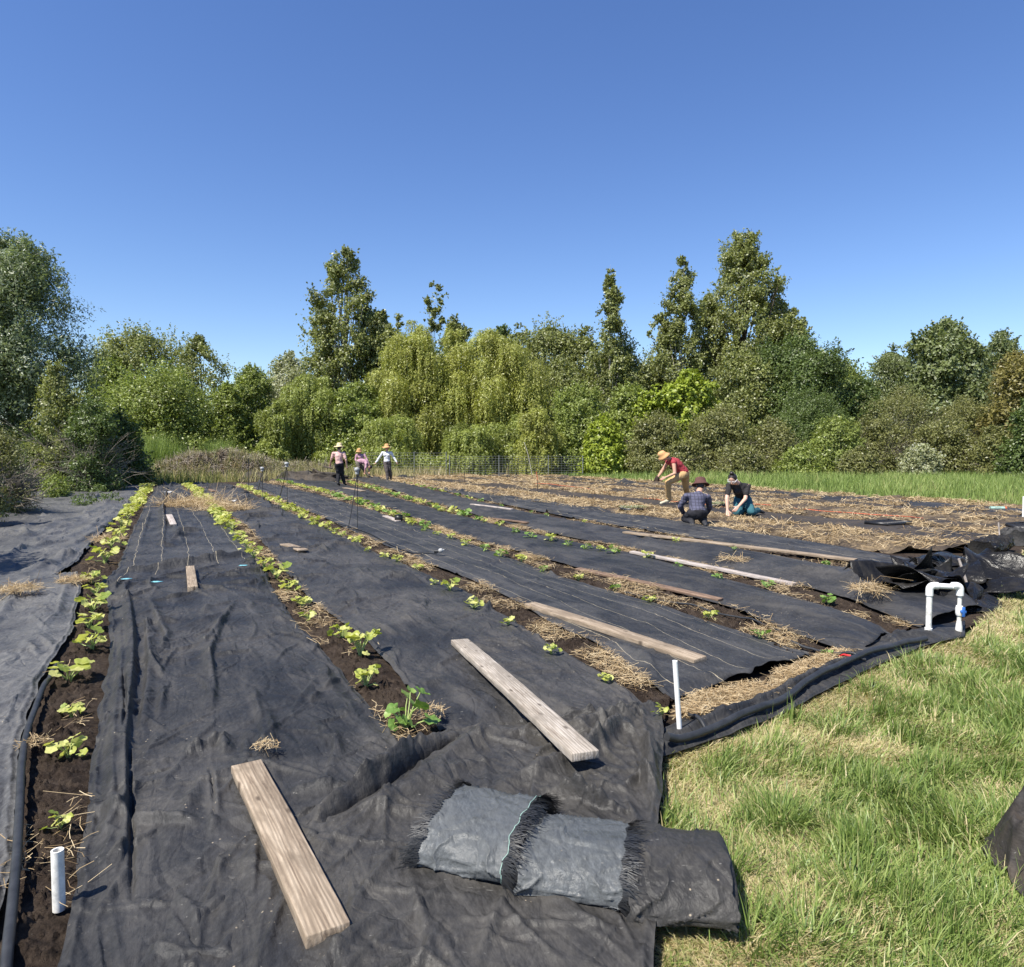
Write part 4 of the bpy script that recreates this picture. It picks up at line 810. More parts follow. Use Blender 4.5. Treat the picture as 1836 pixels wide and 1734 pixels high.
tray(1284, 911, 0.45, 0.3, 0.1, 'seedling tray between the two kneeling people', True, zb=0.10)
tray(1592, 943, 0.8, 0.5, 0.5, 'empty flat black tray lying on the straw right of the kneeling people', zb=0.09)
tray(1834, 958, 0.5, 0.35, 0.4, 'stacked black tray at the right edge above the barrier roll', zb=0.16, tilt=0.25)
tray(1838, 966, 0.5, 0.35, 0.6, 'lower black tray beneath the stacked one at the right edge', zb=0.07, tilt=0.1)

# ------------------------------------------------------------------ straw
def add_straws(mb, c, L, W, r_, flat=0.18, col=None):
    n = len(c); az = r_.uniform(0, 2 * math.pi, n); el = r_.normal(0.05, flat, n); d = np.stack([np.cos(az) * np.cos(el), np.sin(az) * np.cos(el), np.sin(el)], -1)
    s = r_.lognormal(0, 0.4, n)[:, None] * L / 2; up = np.array([0, 0, 1.0]); b = np.cross(d, up); b /= np.linalg.norm(b, axis=1)[:, None] + 1e-9
    rot = r_.uniform(-0.7, 0.7, n)[:, None]; b = b * np.cos(rot) + np.cross(d, b) * np.sin(rot); b *= np.asarray(W).reshape(-1, 1) / 2 if np.ndim(W) else W / 2
    k = b / (np.linalg.norm(b, axis=1)[:, None] + 1e-9) * s * r_.normal(0, 0.35, n)[:, None]; k[:, 2] += 0.0
    mid = c + k * 0.6
    v = np.stack([c - d * s - b, c - d * s + b, mid + b, mid - b, c + d * s + b, c + d * s - b], 1).reshape(-1, 3)
    i = np.arange(n)[:, None] * 6; f = np.concatenate([i + [[0, 1, 2, 3]], i + [[3, 2, 4, 5]]], 1).reshape(-1, 4)
    rr = r_.random(n) if col is None else col
    mb.add(v, f, np.repeat(rr, 2))
def row_straw(Lp, Rp, n, seed, thr=0.0, over=0.15, spread_w=1.0, name='straw_litter', lo=0, hi=1):
    r_ = np.random.default_rng(seed); L = resample(polyw(Lp), 400); Rr = resample(polyw(Rp), 400); mb = MB()
    k = r_.random(n * 3) * (hi - lo) + lo; u = r_.uniform(-over, 1 + over, n * 3); i = (k * 399).astype(int)
    P = L[i] * (1 - u)[:, None] + Rr[i] * u[:, None]; msk = fbm(P[:, 0] * 1.9, P[:, 1] * 1.3, seed, 3) + r_.normal(0, 0.12, len(P)) > thr
    out = (u < 0) | (u > 1); msk &= ~(out & (r_.random(len(P)) < 0.8)); P = P[msk][:n]; D = np.hypot(P[:, 0], P[:, 1]); c = np.concatenate([P, np.zeros((len(P), 1))], 1)
    c[:, 2] = 0.05 + r_.random(len(P)) * 0.035
    z_ = np.array([zat(x, y, 0.03, 80, 0.03) for x, y in P[:: max(1, len(P) // 900)]]); c[:, 2] = np.repeat(z_, max(1, len(P) // 900))[:len(P)] if False else 0.045 + r_.random(len(P)) * 0.035
    add_straws(mb, c, 0.06 * (1 + D[:, None] / 18), 0.0016 * (1 + D / 6), r_)
    tag(mb.build(name, M['straw'], shade=False), kind='stuff')
row_straw(R1L, R1R, 650, 1, 0.48); row_straw(R2L[3:], R2R[2:], 3600, 2, 0.12); row_straw(R3L, R3R, 4200, 3, 0.12); row_straw(R4L, R4R, 6500, 4, 0.06)
row_straw(R5L, R5R, 4500, 5, 0.08); row_straw(R6L, R6R, 1500, 6, 0.1)
row_straw([(1210, 1300), (1240, 1262), (1300, 1252), (1400, 1218), (1500, 1178)], [(1235, 1300), (1290, 1290), (1370, 1262), (1450, 1220), (1540, 1182)], 5000, 7, -0.1)
# tufts of straw on the fabric
def tuft(px, py, rad, n, label, seed, hgt=0.04):
    g = G(px, py, 0.05); r_ = np.random.default_rng(seed); z = zat(g.x, g.y); rr = rad * np.sqrt(r_.random(n)); a = r_.uniform(0, 6.3, n)
    c = np.stack([rr * np.cos(a), rr * np.sin(a), 0.01 + hgt * (1 - rr / rad) * r_.random(n)], -1); mb = MB(); add_straws(mb, c, rad * 0.9, 0.0016 * (1 + g.y / 6), r_, 0.35)
    tag(mb.build('straw_tuft', M['straw'], loc=(g.x, g.y, z), shade=False), label, 'straw tuft')
tuft(477, 1362, 0.055, 90, 'small dry straw tuft above the bottom brown plank', 5)
tuft(135, 1046, 0.17, 320, 'straw clump left of the leftmost row at the fabric seam', 6); tuft(35, 1075, 0.2, 300, 'straw clump on the fabric seam near the left edge', 7)
tuft(192, 968, 0.25, 300, 'straw clump against the leftmost row farther up', 8); tuft(350, 908, 0.9, 900, 'heap of yellow straw left of the second row near its far end', 9, 0.1); tuft(400, 915, 0.7, 700, 'yellow straw patch right of the second row near its far end', 10, 0.08)
tuft(62, 1342, 0.07, 90, 'straw tuft against the hose in the leftmost row', 11); tuft(1315, 1012, 0.2, 120, 'thin straw tuft above the whitish plank', 12)
tuft(770, 1285, 0.09, 110, 'straw tuft beside the large foreground squash plant', 13); tuft(1560, 1078, 0.2, 260, 'straw clump at the near end of the fifth row', 14)
# straw bands of the far half
def straw_band(ca, cb, ya, yb, seed, dens, hole=-0.1):
    r_ = np.random.default_rng(seed); nu, nv = 40, 420; A = resample(cline(ca, ya, yb, seed=seed), nv); B = resample(cline(cb, ya, yb, seed=seed + 3), nv)
    u = np.linspace(0, 1, nu); P = A[:, None] * (1 - u)[None, :, None] + B[:, None] * u[None, :, None]; X, Y = P[..., 0], P[..., 1]
    ed = np.minimum(u, 1 - u)[None] * np.linalg.norm(B - A, axis=1)[:, None]
    Z = -0.045 + 0.11 * smooth(0, 0.3, ed) * (0.75 + 0.9 * fbm(X * 0.9, Y * 0.9, seed, 3)) + 0.05 * np.maximum(0, fbm(X * 7, Y * 7, seed + 1, 3)) + 0.035
    SHEETS.append((X, Y, Z))
    tag(obj('straw_bed', new_mesh('straw_bed', np.stack([X, Y, Z], -1).reshape(-1, 3), grid_faces(nu, nv), M['straw_bed'])), kind='stuff')
    n = dens; i = (r_.random(n) ** 0.8 * (nv - 1)).astype(int); uu = r_.uniform(-0.15, 1.15, n); q = A[i] * (1 - uu)[:, None] + B[i] * uu[:, None]; q += r_.normal(0, 0.08, q.shape)
    msk = fbm(q[:, 0] * 0.8, q[:, 1] * 0.8, seed + 5, 3) > hole; q = q[msk]; D = np.hypot(q[:, 0], q[:, 1])
    c = np.concatenate([q, (0.07 + r_.random(len(q)) * 0.11 * np.clip(1.2 - abs(uu[msk] - .5) * 1.6, 0.2, 1))[:, None]], 1); mb = MB(); add_straws(mb, c, 0.16, 0.0028 * (1 + D / 7), r_, 0.3)
    tag(mb.build('straw_mulch', M['straw'], shade=False), kind='stuff')
straw_band(11.3, 13.15, 11.0, 44, 201, 22000, -0.2); straw_band(15.25, 16.2, 12.6, 45, 202, 12000, -0.05); straw_band(17.2, 18.95, 14.0, 46, 203, 15000, -0.02)
straw_band(20.35, 20.9, 17.0, 46, 204, 7000, 0.0); straw_band(22.85, 23.9, 18.5, 46, 205, 10000, -0.1)
r_ = np.random.default_rng(77); mb = MB(); n = 26000; yy_ = 12 + 32 * r_.random(n); cc_ = r_.uniform(12.8, 23.5, n); q = np.stack([cc_ - 0.49 * yy_, yy_], -1)
msk = fbm(q[:, 0] * 0.5, q[:, 1] * 0.35, 91, 3) > 0.22; q = q[msk]; D = np.hypot(q[:, 0], q[:, 1]); add_straws(mb, np.concatenate([q, (0.085 + 0.05 * r_.random(len(q)))[:, None]], 1), 0.15, 0.003 * (1 + D / 7), r_, 0.25)
tag(mb.build('scattered_straw', M['straw'], shade=False), kind='stuff')
# ------------------------------------------------------------------ squash plants
def squash_leaf_mesh(r_, R, mat, attr):
    na, nr = 22, 5; th = np.linspace(-math.pi, math.pi, na, endpoint=False); v = [(0, 0, 0)]; ph = r_.uniform(0, 6)
    cup = r_.uniform(-0.12, 0.3); tw = r_.uniform(-0.1, 0.1)
    for k in range(1, nr + 1):
        for t_ in th:
            lobe = 1 + 0.09 * math.cos(5 * t_) + 0.03 * math.sin(11 * t_ + ph); notch = 1 - 0.62 * math.exp(-((abs(t_) - math.pi) / 0.33) ** 2)
            rr = R * lobe * notch * k / nr; q = k / nr
            z = R * (cup * q * q + 0.05 * math.cos(5 * t_) * q + 0.06 * math.sin(7 * t_ + ph) * q * q - 0.07 * q * math.cos(2 * t_ + ph))
            v.append((rr * math.cos(t_) + R * 0.28, rr * math.sin(t_), z + tw * rr * math.sin(t_)))
    f3 = [[0, 1 + j, 1 + (j + 1) % na] for j in range(na)]; f4 = [[1 + (k - 1) * na + j, 1 + k * na + j, 1 + k * na + (j + 1) % na, 1 + (k - 1) * na + (j + 1) % na] for k in range(1, nr) for j in range(na)]
    v = np.array(v); v[0] = (R * 0.28, 0, 0)
    return new_mesh('leaf', v, [np.array(f3), np.array(f4)], mat, attr=np.full(len(f3) + len(f4), attr))
def make_plant(seed, n, h, spread, R, mat, parts=True):
    r_ = np.random.default_rng(seed); root = bpy.data.objects.new('squash_plant', None); root.empty_display_size = 0.05
    allv = []
    for i in range(n):
        a = 2 * math.pi * (i + r_.uniform(-.3, .3)) / n + seed; ln = r_.uniform(0.45, 1.05); out = spread * ln * r_.uniform(0.6, 1.0); hh = h * r_.uniform(0.55, 1.0)
        if r_.random() < 0.25: hh *= 0.5; out *= 1.2
        d = np.array([math.cos(a), math.sin(a), 0]); P = [d * 0.01 + [0, 0, 0]]
        for q in (0.35, 0.7, 1.0): P.append(d * out * q ** 1.35 + np.array([0, 0, hh * q ** 0.85]) + r_.normal(0, 0.006, 3))
        lf = squash_leaf_mesh(r_, R * r_.uniform(0.6, 1.15), mat, float(r_.random()))
        tip = Vector(P[-1]); xa = Vector((d[0], d[1], r_.uniform(-0.45, 0.35))).normalized(); za = Vector((0, 0, 1)) + Vector(tuple(r_.normal(0, 0.38, 3))) + Vector((-0.12, -0.35, 0)); ya = za.cross(xa).normalized(); za = xa.cross(ya)
        mt = Matrix((xa, ya, za)).transposed().to_4x4(); mt.translation = tip
        st = MB(); st.tube(P, [0.0065, 0.0055, 0.005, 0.004], 6, a=float(r_.random()))
        if parts:
            lo = bpy.data.objects.new('leaf', lf); lo.parent = root; lo.matrix_basis = mt
            so_ = bpy.data.objects.new('stalk', st.mesh('stalk', M['stalk'])); so_.parent = lo; so_.matrix_basis = mt.inverted()
            allv.append((lo, so_))
        else: allv.append((lf, mt, st))
    if parts: return root, allv
    # one plain mesh for the small far ones
    V_ = []; F3 = []; F4 = []; A3 = []; A4 = []; nn = 0
    for lf, mt, st in allv:
        co = np.array([mt @ v.co for v in lf.vertices]); at = lf.attributes['rnd'].data[0].value
        for p_ in lf.polygons:
            (F3 if len(p_.vertices) == 3 else F4).append([x + nn for x in p_.vertices]); (A3 if len(p_.vertices) == 3 else A4).append(at)
        V_.append(co); nn += len(co)
        sv = np.concatenate(st.v); V_.append(sv)
        for k, F, A in ((3, F3, A3), (4, F4, A4)):
            for arr in st.f[k]:
                for x in arr: F.append([y + nn for y in x]); A.append(0.9)
        nn += len(sv)
    return new_mesh('squash_plant', np.concatenate(V_), [np.array(F3), np.array(F4)], mat, attr=np.array(A3 + A4))
ROWN = ['leftmost row', 'second row from the left', 'third row from the left', 'fourth row from the left', 'fifth row from the left', 'sixth row from the left']
ORD = ['nearest', 'second nearest', 'third nearest', 'fourth nearest', 'fifth nearest', 'sixth nearest', 'seventh nearest', 'eighth nearest', 'ninth nearest', 'tenth nearest', 'eleventh nearest', 'twelfth nearest', 'thirteenth nearest', 'fourteenth nearest']
far_mesh = [[make_plant(500 + 10 * k + q, 9 + q, 0.15, 0.14, 0.06, mt, False) for q in range(4)] for k, mt in enumerate((M['squash'], M['squash_dk']))]
protos = [[make_plant(700 + 10 * k + q, (9, 11, 12, 10, 12)[q], 0.19, 0.15, 0.064, mt) for q in range(5)] for k, mt in enumerate((M['squash'], M['squash_dk']))]
def put_plant(x, y, scale, rz, row, idx, dark, look, seed):
    near = idx < 14; z = zat(x, y, 0.03, 60, 0.03) - 0.004
    if near:
        root, ch = protos[dark][seed % 5]; r = bpy.data.objects.new('squash_plant', None); COL.objects.link(r); r.empty_display_size = 0.05
        for lo, so_ in ch:
            a = lo.copy(); COL.objects.link(a); a.parent = r; a.matrix_basis = lo.matrix_basis.copy()
            b = so_.copy(); COL.objects.link(b); b.parent = a; b.matrix_basis = so_.matrix_basis.copy()
        lab = f'{look} squash plant, the {ORD[idx]} one in the {ROWN[row]}'
    else:
        r = obj('squash_plant', far_mesh[dark][seed % 4]); lab = f'small leafy squash plant in the crowded far part of the {ROWN[row]}'
    r.location = (x, y, z); r.rotation_euler.z = rz; r.scale = (scale, scale, scale * (1.5 if row == 1 and idx == 0 else 1.4 if row == 1 and idx < 4 else 1.0))
    tag(r, lab, 'squash plant', f'squash plants of the {ROWN[row]}')
rows = [  # photo points of the bases of the near plants (x, y, width in photo pixels), then the line the rest follow and the spacing
    ([(108, 1492, 62), (122, 1356, 84), (128, 1284, 66), (124, 1222, 110), (166, 1166, 74), (160, 1128, 64), (166, 1096, 70), (172, 1068, 64), (164, 1046, 50), (188, 1010, 66), (200, 984, 50), (212, 964, 44), (218, 946, 44), (228, 930, 36)], [(228, 930), (245, 905), (254, 893), (270, 873)], 0.42, 0),
    ([(728, 1308, 108), (656, 1232, 60), (646, 1176, 76), (612, 1148, 58), (552, 1112, 40), (541, 1092, 50), (516, 1062, 52), (496, 1040, 58), (474, 1024, 44), (455, 1004, 40), (444, 990, 40), (432, 975, 40), (424, 966, 36), (416, 955, 36)], [(416, 955), (390, 925), (360, 893), (334, 869)], 0.42, 0),
    ([(1186, 1298, 40), (1086, 1226, 40), (988, 1176, 40), (912, 1130, 34), (850, 1096, 46), (806, 1064, 44), (778, 1052, 22), (748, 1024, 30), (712, 1012, 30), (690, 1006, 24), (660, 990, 18), (638, 978, 34), (612, 964, 22), (600, 958, 24)], [(600, 958), (550, 932), (500, 905), (428, 872)], 0.55, 0),
    ([(1482, 1180, 36), (1362, 1150, 44), (1272, 1112, 36), (1166, 1082, 36), (1103, 1060, 30), (1038, 1040, 28), (974, 1026, 28), (935, 1008, 32), (898, 1000, 36), (868, 990, 30), (835, 980, 26), (808, 968, 22), (785, 962, 22), (762, 955, 20)], [(762, 955), (700, 925), (640, 902), (560, 880), (498, 864)], 0.5, 1),
    ([(1486, 1084, 40), (1376, 1056, 40), (1288, 1042, 28), (1218, 1022, 20), (1160, 1008, 28), (1102, 1000, 34), (1076, 994, 22), (1050, 990, 24), (1018, 984, 22), (988, 976, 30), (952, 970, 26), (925, 960, 22), (895, 950, 22), (868, 942, 20)], [(868, 942), (800, 920), (740, 900), (680, 882), (620, 866)], 0.6, 1),
    ([(1480, 1018, 24), (1316, 997, 18), (1212, 980, 20), (1048, 945, 14), (980, 932, 12), (952, 925, 12), (900, 912, 12)], [(880, 908), (830, 895), (780, 880), (700, 862)], 1.1, 1)]
rp = np.random.default_rng(4); looks = ['bright yellow-green', 'low spreading', 'upright pale green', 'compact lime green', 'lush']
for ri, (near, line, sp_, dk) in enumerate(rows):
    for k, (px, py, wpx) in enumerate(near):
        g = G(px, py, 0.03); wm = wpx / FPX * g.y; put_plant(g.x, g.y, wm / 0.45, rp.uniform(0, 6.28), ri, k, 1 if (dk and rp.random() < 0.55) or (ri == 1 and k == 0) else 0, looks[(k + ri) % 5], int(rp.integers(100)))
    P = polyw(line); seg = np.concatenate([[0], np.cumsum(np.linalg.norm(np.diff(P, axis=0), axis=1))]); d = sp_; k = 14
    while d < seg[-1]:
        x = np.interp(d, seg, P[:, 0]) + rp.normal(0, 0.07); y = np.interp(d, seg, P[:, 1]); put_plant(x, y, rp.uniform(0.65, 1.1) * (1.15 if ri < 2 else 0.95) * (0.85 if ri == 5 else 1), rp.uniform(0, 6.28), ri, k, int(dk and rp.random() < 0.5), '', int(rp.integers(100)))
        d += sp_ * rp.uniform(0.8, 1.25); k += 1
for pr_ in protos:
    for root, ch in pr_: bpy.data.objects.remove(root)

# ------------------------------------------------------------------ grass
def blades(P, z0, L, W, lean, col, mat, name, seed, nseg=3, az=None, kind='stuff'):
    r_ = np.random.default_rng(seed); n = len(P); az = r_.uniform(0, 2 * math.pi, n) if az is None else az
    d = np.stack([np.cos(az), np.sin(az), np.zeros(n)], -1); sd = np.stack([-np.sin(az), np.cos(az), np.zeros(n)], -1)
    tw = r_.uniform(-1.2, 1.2, n); sd = sd * np.cos(tw)[:, None] + d * np.sin(tw)[:, None]
    base = np.concatenate([P, np.broadcast_to(z0, (n,))[:, None]], 1); V_ = []; ang = lean * 0.4; pos = base.copy(); bend = lean * r_.uniform(0.5, 1.6, n)
    for k in range(nseg + 1):
        q = k / nseg; w_ = (W * (1 - q ** 1.6))[:, None] / 2
        if k < nseg: V_ += [pos - sd * w_, pos + sd * w_]
        else: V_.append(pos.copy())
        st = (L / nseg)[:, None] * (d * np.sin(ang)[:, None] + np.array([0, 0, 1.0]) * np.cos(ang)[:, None]); pos = pos + st; pos[:, 2] = np.maximum(pos[:, 2], base[:, 2] + 0.006); ang = ang + bend / nseg * 1.2
    v = np.stack(V_, 1).reshape(-1, 3); m_ = 2 * nseg + 1; i = np.arange(n)[:, None] * m_
    f4 = np.concatenate([i + [[2 * k, 2 * k + 1, 2 * k + 3, 2 * k + 2]] for k in range(nseg - 1)], 1).reshape(-1, 4); f3 = i + [[2 * nseg - 2, 2 * nseg - 1, 2 * nseg]]
    me = new_mesh(name, v, [f3, f4], mat, attr=np.concatenate([col, np.repeat(col, nseg - 1)]))
    return tag(obj(name, me), kind=kind)
def inpoly(P, poly):
    x, y = P[:, 0], P[:, 1]; ins = np.zeros(len(P), bool); j = len(poly) - 1
    for i in range(len(poly)):
        xi, yi = poly[i]; xj, yj = poly[j]; c_ = ((yi > y) != (yj > y)) & (x < (xj - xi) * (y - yi) / (yj - yi + 1e-12) + xi); ins ^= c_; j = i
    return ins
lawn = [tuple(p_) for p_ in polyw([(1192, 2200), (1186, 1734), (1186, 1560), (1184, 1490), (1190, 1430), (1192, 1345), (1222, 1338), (1290, 1318), (1400, 1276), (1480, 1230), (1560, 1194), (1660, 1160), (1740, 1132), (1782, 1085), (1806, 1020), (1836, 985), (1900, 960)])] + [(17, 15), (14, 6), (6, 1.5), (2, 1.2)]
r_ = np.random.default_rng(12)
def lawn_pts(n):
    rad = 1.7 * (16 / 1.7) ** r_.random(n) ; a = r_.uniform(-0.05, 0.85, n); P = np.stack([rad * np.sin(a), rad * np.cos(a)], -1); return P[inpoly(P, lawn)]
P = lawn_pts(620000); D = np.hypot(P[:, 0], P[:, 1])
E, _, _ = seg_dist(P[:, 0], P[:, 1], np.array(lawn[:17]))
green = fbm(P[:, 0] * 1.5, P[:, 1] * 1.5, 31, 4) + 1.05 * smooth(0.05, 0.85, E) - 0.64
tuftn = fbm(P[:, 0] * 3.9, P[:, 1] * 3.9, 35, 3)
isg = green * 0.9 + r_.normal(0, 0.42, len(P)) > -0.02
col = np.where(isg, np.clip(0.50 - 0.10 * green - 0.22 * np.clip(tuftn, 0, 1) + r_.normal(0, 0.22, len(P)), 0, 0.85), np.clip(0.84 + r_.normal(0, 0.12, len(P)), 0.6, 1))
ln = np.where(isg, 0.022 + 0.085 * np.clip(tuftn + 0.25, 0, 1.2) ** 1.3 + 0.035 * r_.random(len(P)) + 0.07 * (r_.random(len(P)) < 0.07), 0.05 + 0.04 * r_.random(len(P))) * (1 + D * 0.02)
lean = np.where(isg, np.abs(r_.normal(1.05, 0.5, len(P))) - 0.4 * np.clip(tuftn, 0, 1), r_.uniform(1.1, 2.4, len(P)))
wd = np.where(isg, 0.0046, 0.0030) * (0.7 + 0.6 * r_.random(len(P))) * (1 + D * 0.16)
az = 2.2 * fbm(P[:, 0] * 1.2, P[:, 1] * 1.2, 37, 2) * 2 + r_.normal(0, 1.1, len(P))
keep = r_.random(len(P)) < np.clip(0.7 + E * 5, 0, 1)
for k in ('col', 'ln', 'lean', 'wd', 'az', 'P'): globals()[k] = globals()[k][keep]
print('lawn blades', len(P))
blades(P, -0.02, ln, wd, lean, col, M['grass'], 'lawn_grass', 3, az=az)
# coarse clumps of longer grass standing out of the lawn
cl = [(1400, 1470, .13, 420), (1500, 1310, .12, 260), (1640, 1262, .16, 300), (1560, 1240, .12, 200), (1835, 1310, .16, 260), (1680, 1390, .14, 260), (1255, 1500, .07, 60), (1650, 1190, .12, 160), (1310, 1560, .12, 200), (1720, 1480, .13, 260), (1540, 1600, .15, 300), (1760, 1650, .14, 260), (1450, 1690, .12, 200), (1800, 1180, .2, 200), (1290, 1400, .06, 40), (1350, 1690, .1, 160), (1600, 1430, .15, 260)]
for i, (px, py, rad, n) in enumerate(cl):
    g = G(px, py, 0); rr = rad * r_.random(n) ** 0.7; a = r_.uniform(0, 6.283, n); P = np.stack([g.x + rr * np.cos(a), g.y + rr * np.sin(a)], -1)
    blades(P, -0.02, r_.uniform(0.09, 0.19, n), r_.uniform(0.004, 0.0075, n), np.abs(r_.normal(1.0, 0.45, n)), np.clip(r_.normal(0.30, 0.16, n), 0, 0.7), M['grass'], 'grass_clump', 50 + i, nseg=4, az=a + r_.normal(0, 0.5, n), kind=None)
    tag(bpy.data.objects['grass_clump' if i == 0 else 'grass_clump.%03d' % i], f'{["dark", "bright", "arching", "tall"][i % 4]} green grass clump ' + ['in the lawn right of the lowest roll', 'left of the lawn centre behind the first clump', 'at mid lawn below the pipe frame', 'beside the bend of the lawn edge hose', 'at the right edge of the lawn halfway up', 'in the lawn middle, right of its centre', 'at the corner where the roll touches the lawn', 'just below the white pipe frame', 'right beside the rounded roll end', 'left of the dark bundle in the corner', 'at the bottom of the lawn', 'below the dark bundle in the corner', 'lowest in the lawn right of the roll', 'at the right edge near the crumpled plastic', 'at the lawn edge below the white stake', 'at the bottom left of the lawn', 'in the very middle of the lower lawn'][i], 'grass clump', 'long clumps in the mown lawn')
# tall far grass behind the field
n = 150000; yy_ = r_.uniform(19, 60, n); xx_ = r_.uniform(-8, 50, n); P = np.stack([xx_, yy_], -1); c_ = xx_ + 0.49 * yy_
k_ = (c_ > 24.0 + 0.4 * fbm(xx_ * 0.8, yy_ * 0.8, 71, 2)) & (xx_ < yy_ * 0.85 + 2) & (c_ < 60); P = P[k_]; D = P[:, 1]; sh = fbm(P[:, 0] * 0.35, P[:, 1] * 0.35, 72, 4)
blades(P, -0.03, (0.22 + 0.28 * r_.random(len(P))) * (0.75 + 0.6 * smooth(24, 30, P[:, 0] + .49 * P[:, 1])), 0.010 * (1 + D / 18) * (0.6 + 0.8 * r_.random(len(P))), np.abs(r_.normal(0.45, 0.3, len(P))), np.clip(0.42 + 0.35 * sh + r_.normal(0, 0.16, len(P)), 0, 1), M['grass_far'], 'tall_grass', 8)
# rough dry grass at the left far end and round the mound
n = 90000; xx_ = r_.uniform(-34, 2, n); yy_ = r_.uniform(31, 60, n); edge_ = np.interp(xx_, [-34, -21, -16, -12, -7, 2], [29, 31.5, 35, 37.5, 41, 47]); k_ = (yy_ > edge_) & (yy_ < edge_ + 17); P = np.stack([xx_, yy_], -1)[k_]
sh = fbm(P[:, 0] * 0.3, P[:, 1] * 0.3, 75, 4); D = P[:, 1]
blades(P, -0.03, (0.25 + 0.65 * r_.random(len(P)) ** 1.5), 0.011 * (1 + D / 20) * (0.5 + r_.random(len(P))), np.abs(r_.normal(0.35, 0.25, len(P))), np.clip(0.42 + 0.35 * sh + 0.25 * smooth(-20, -8, P[:, 0]) - 0.1 + r_.normal(0, 0.18, len(P)), 0, 1), M['grass_dry'], 'rough_grass', 9)
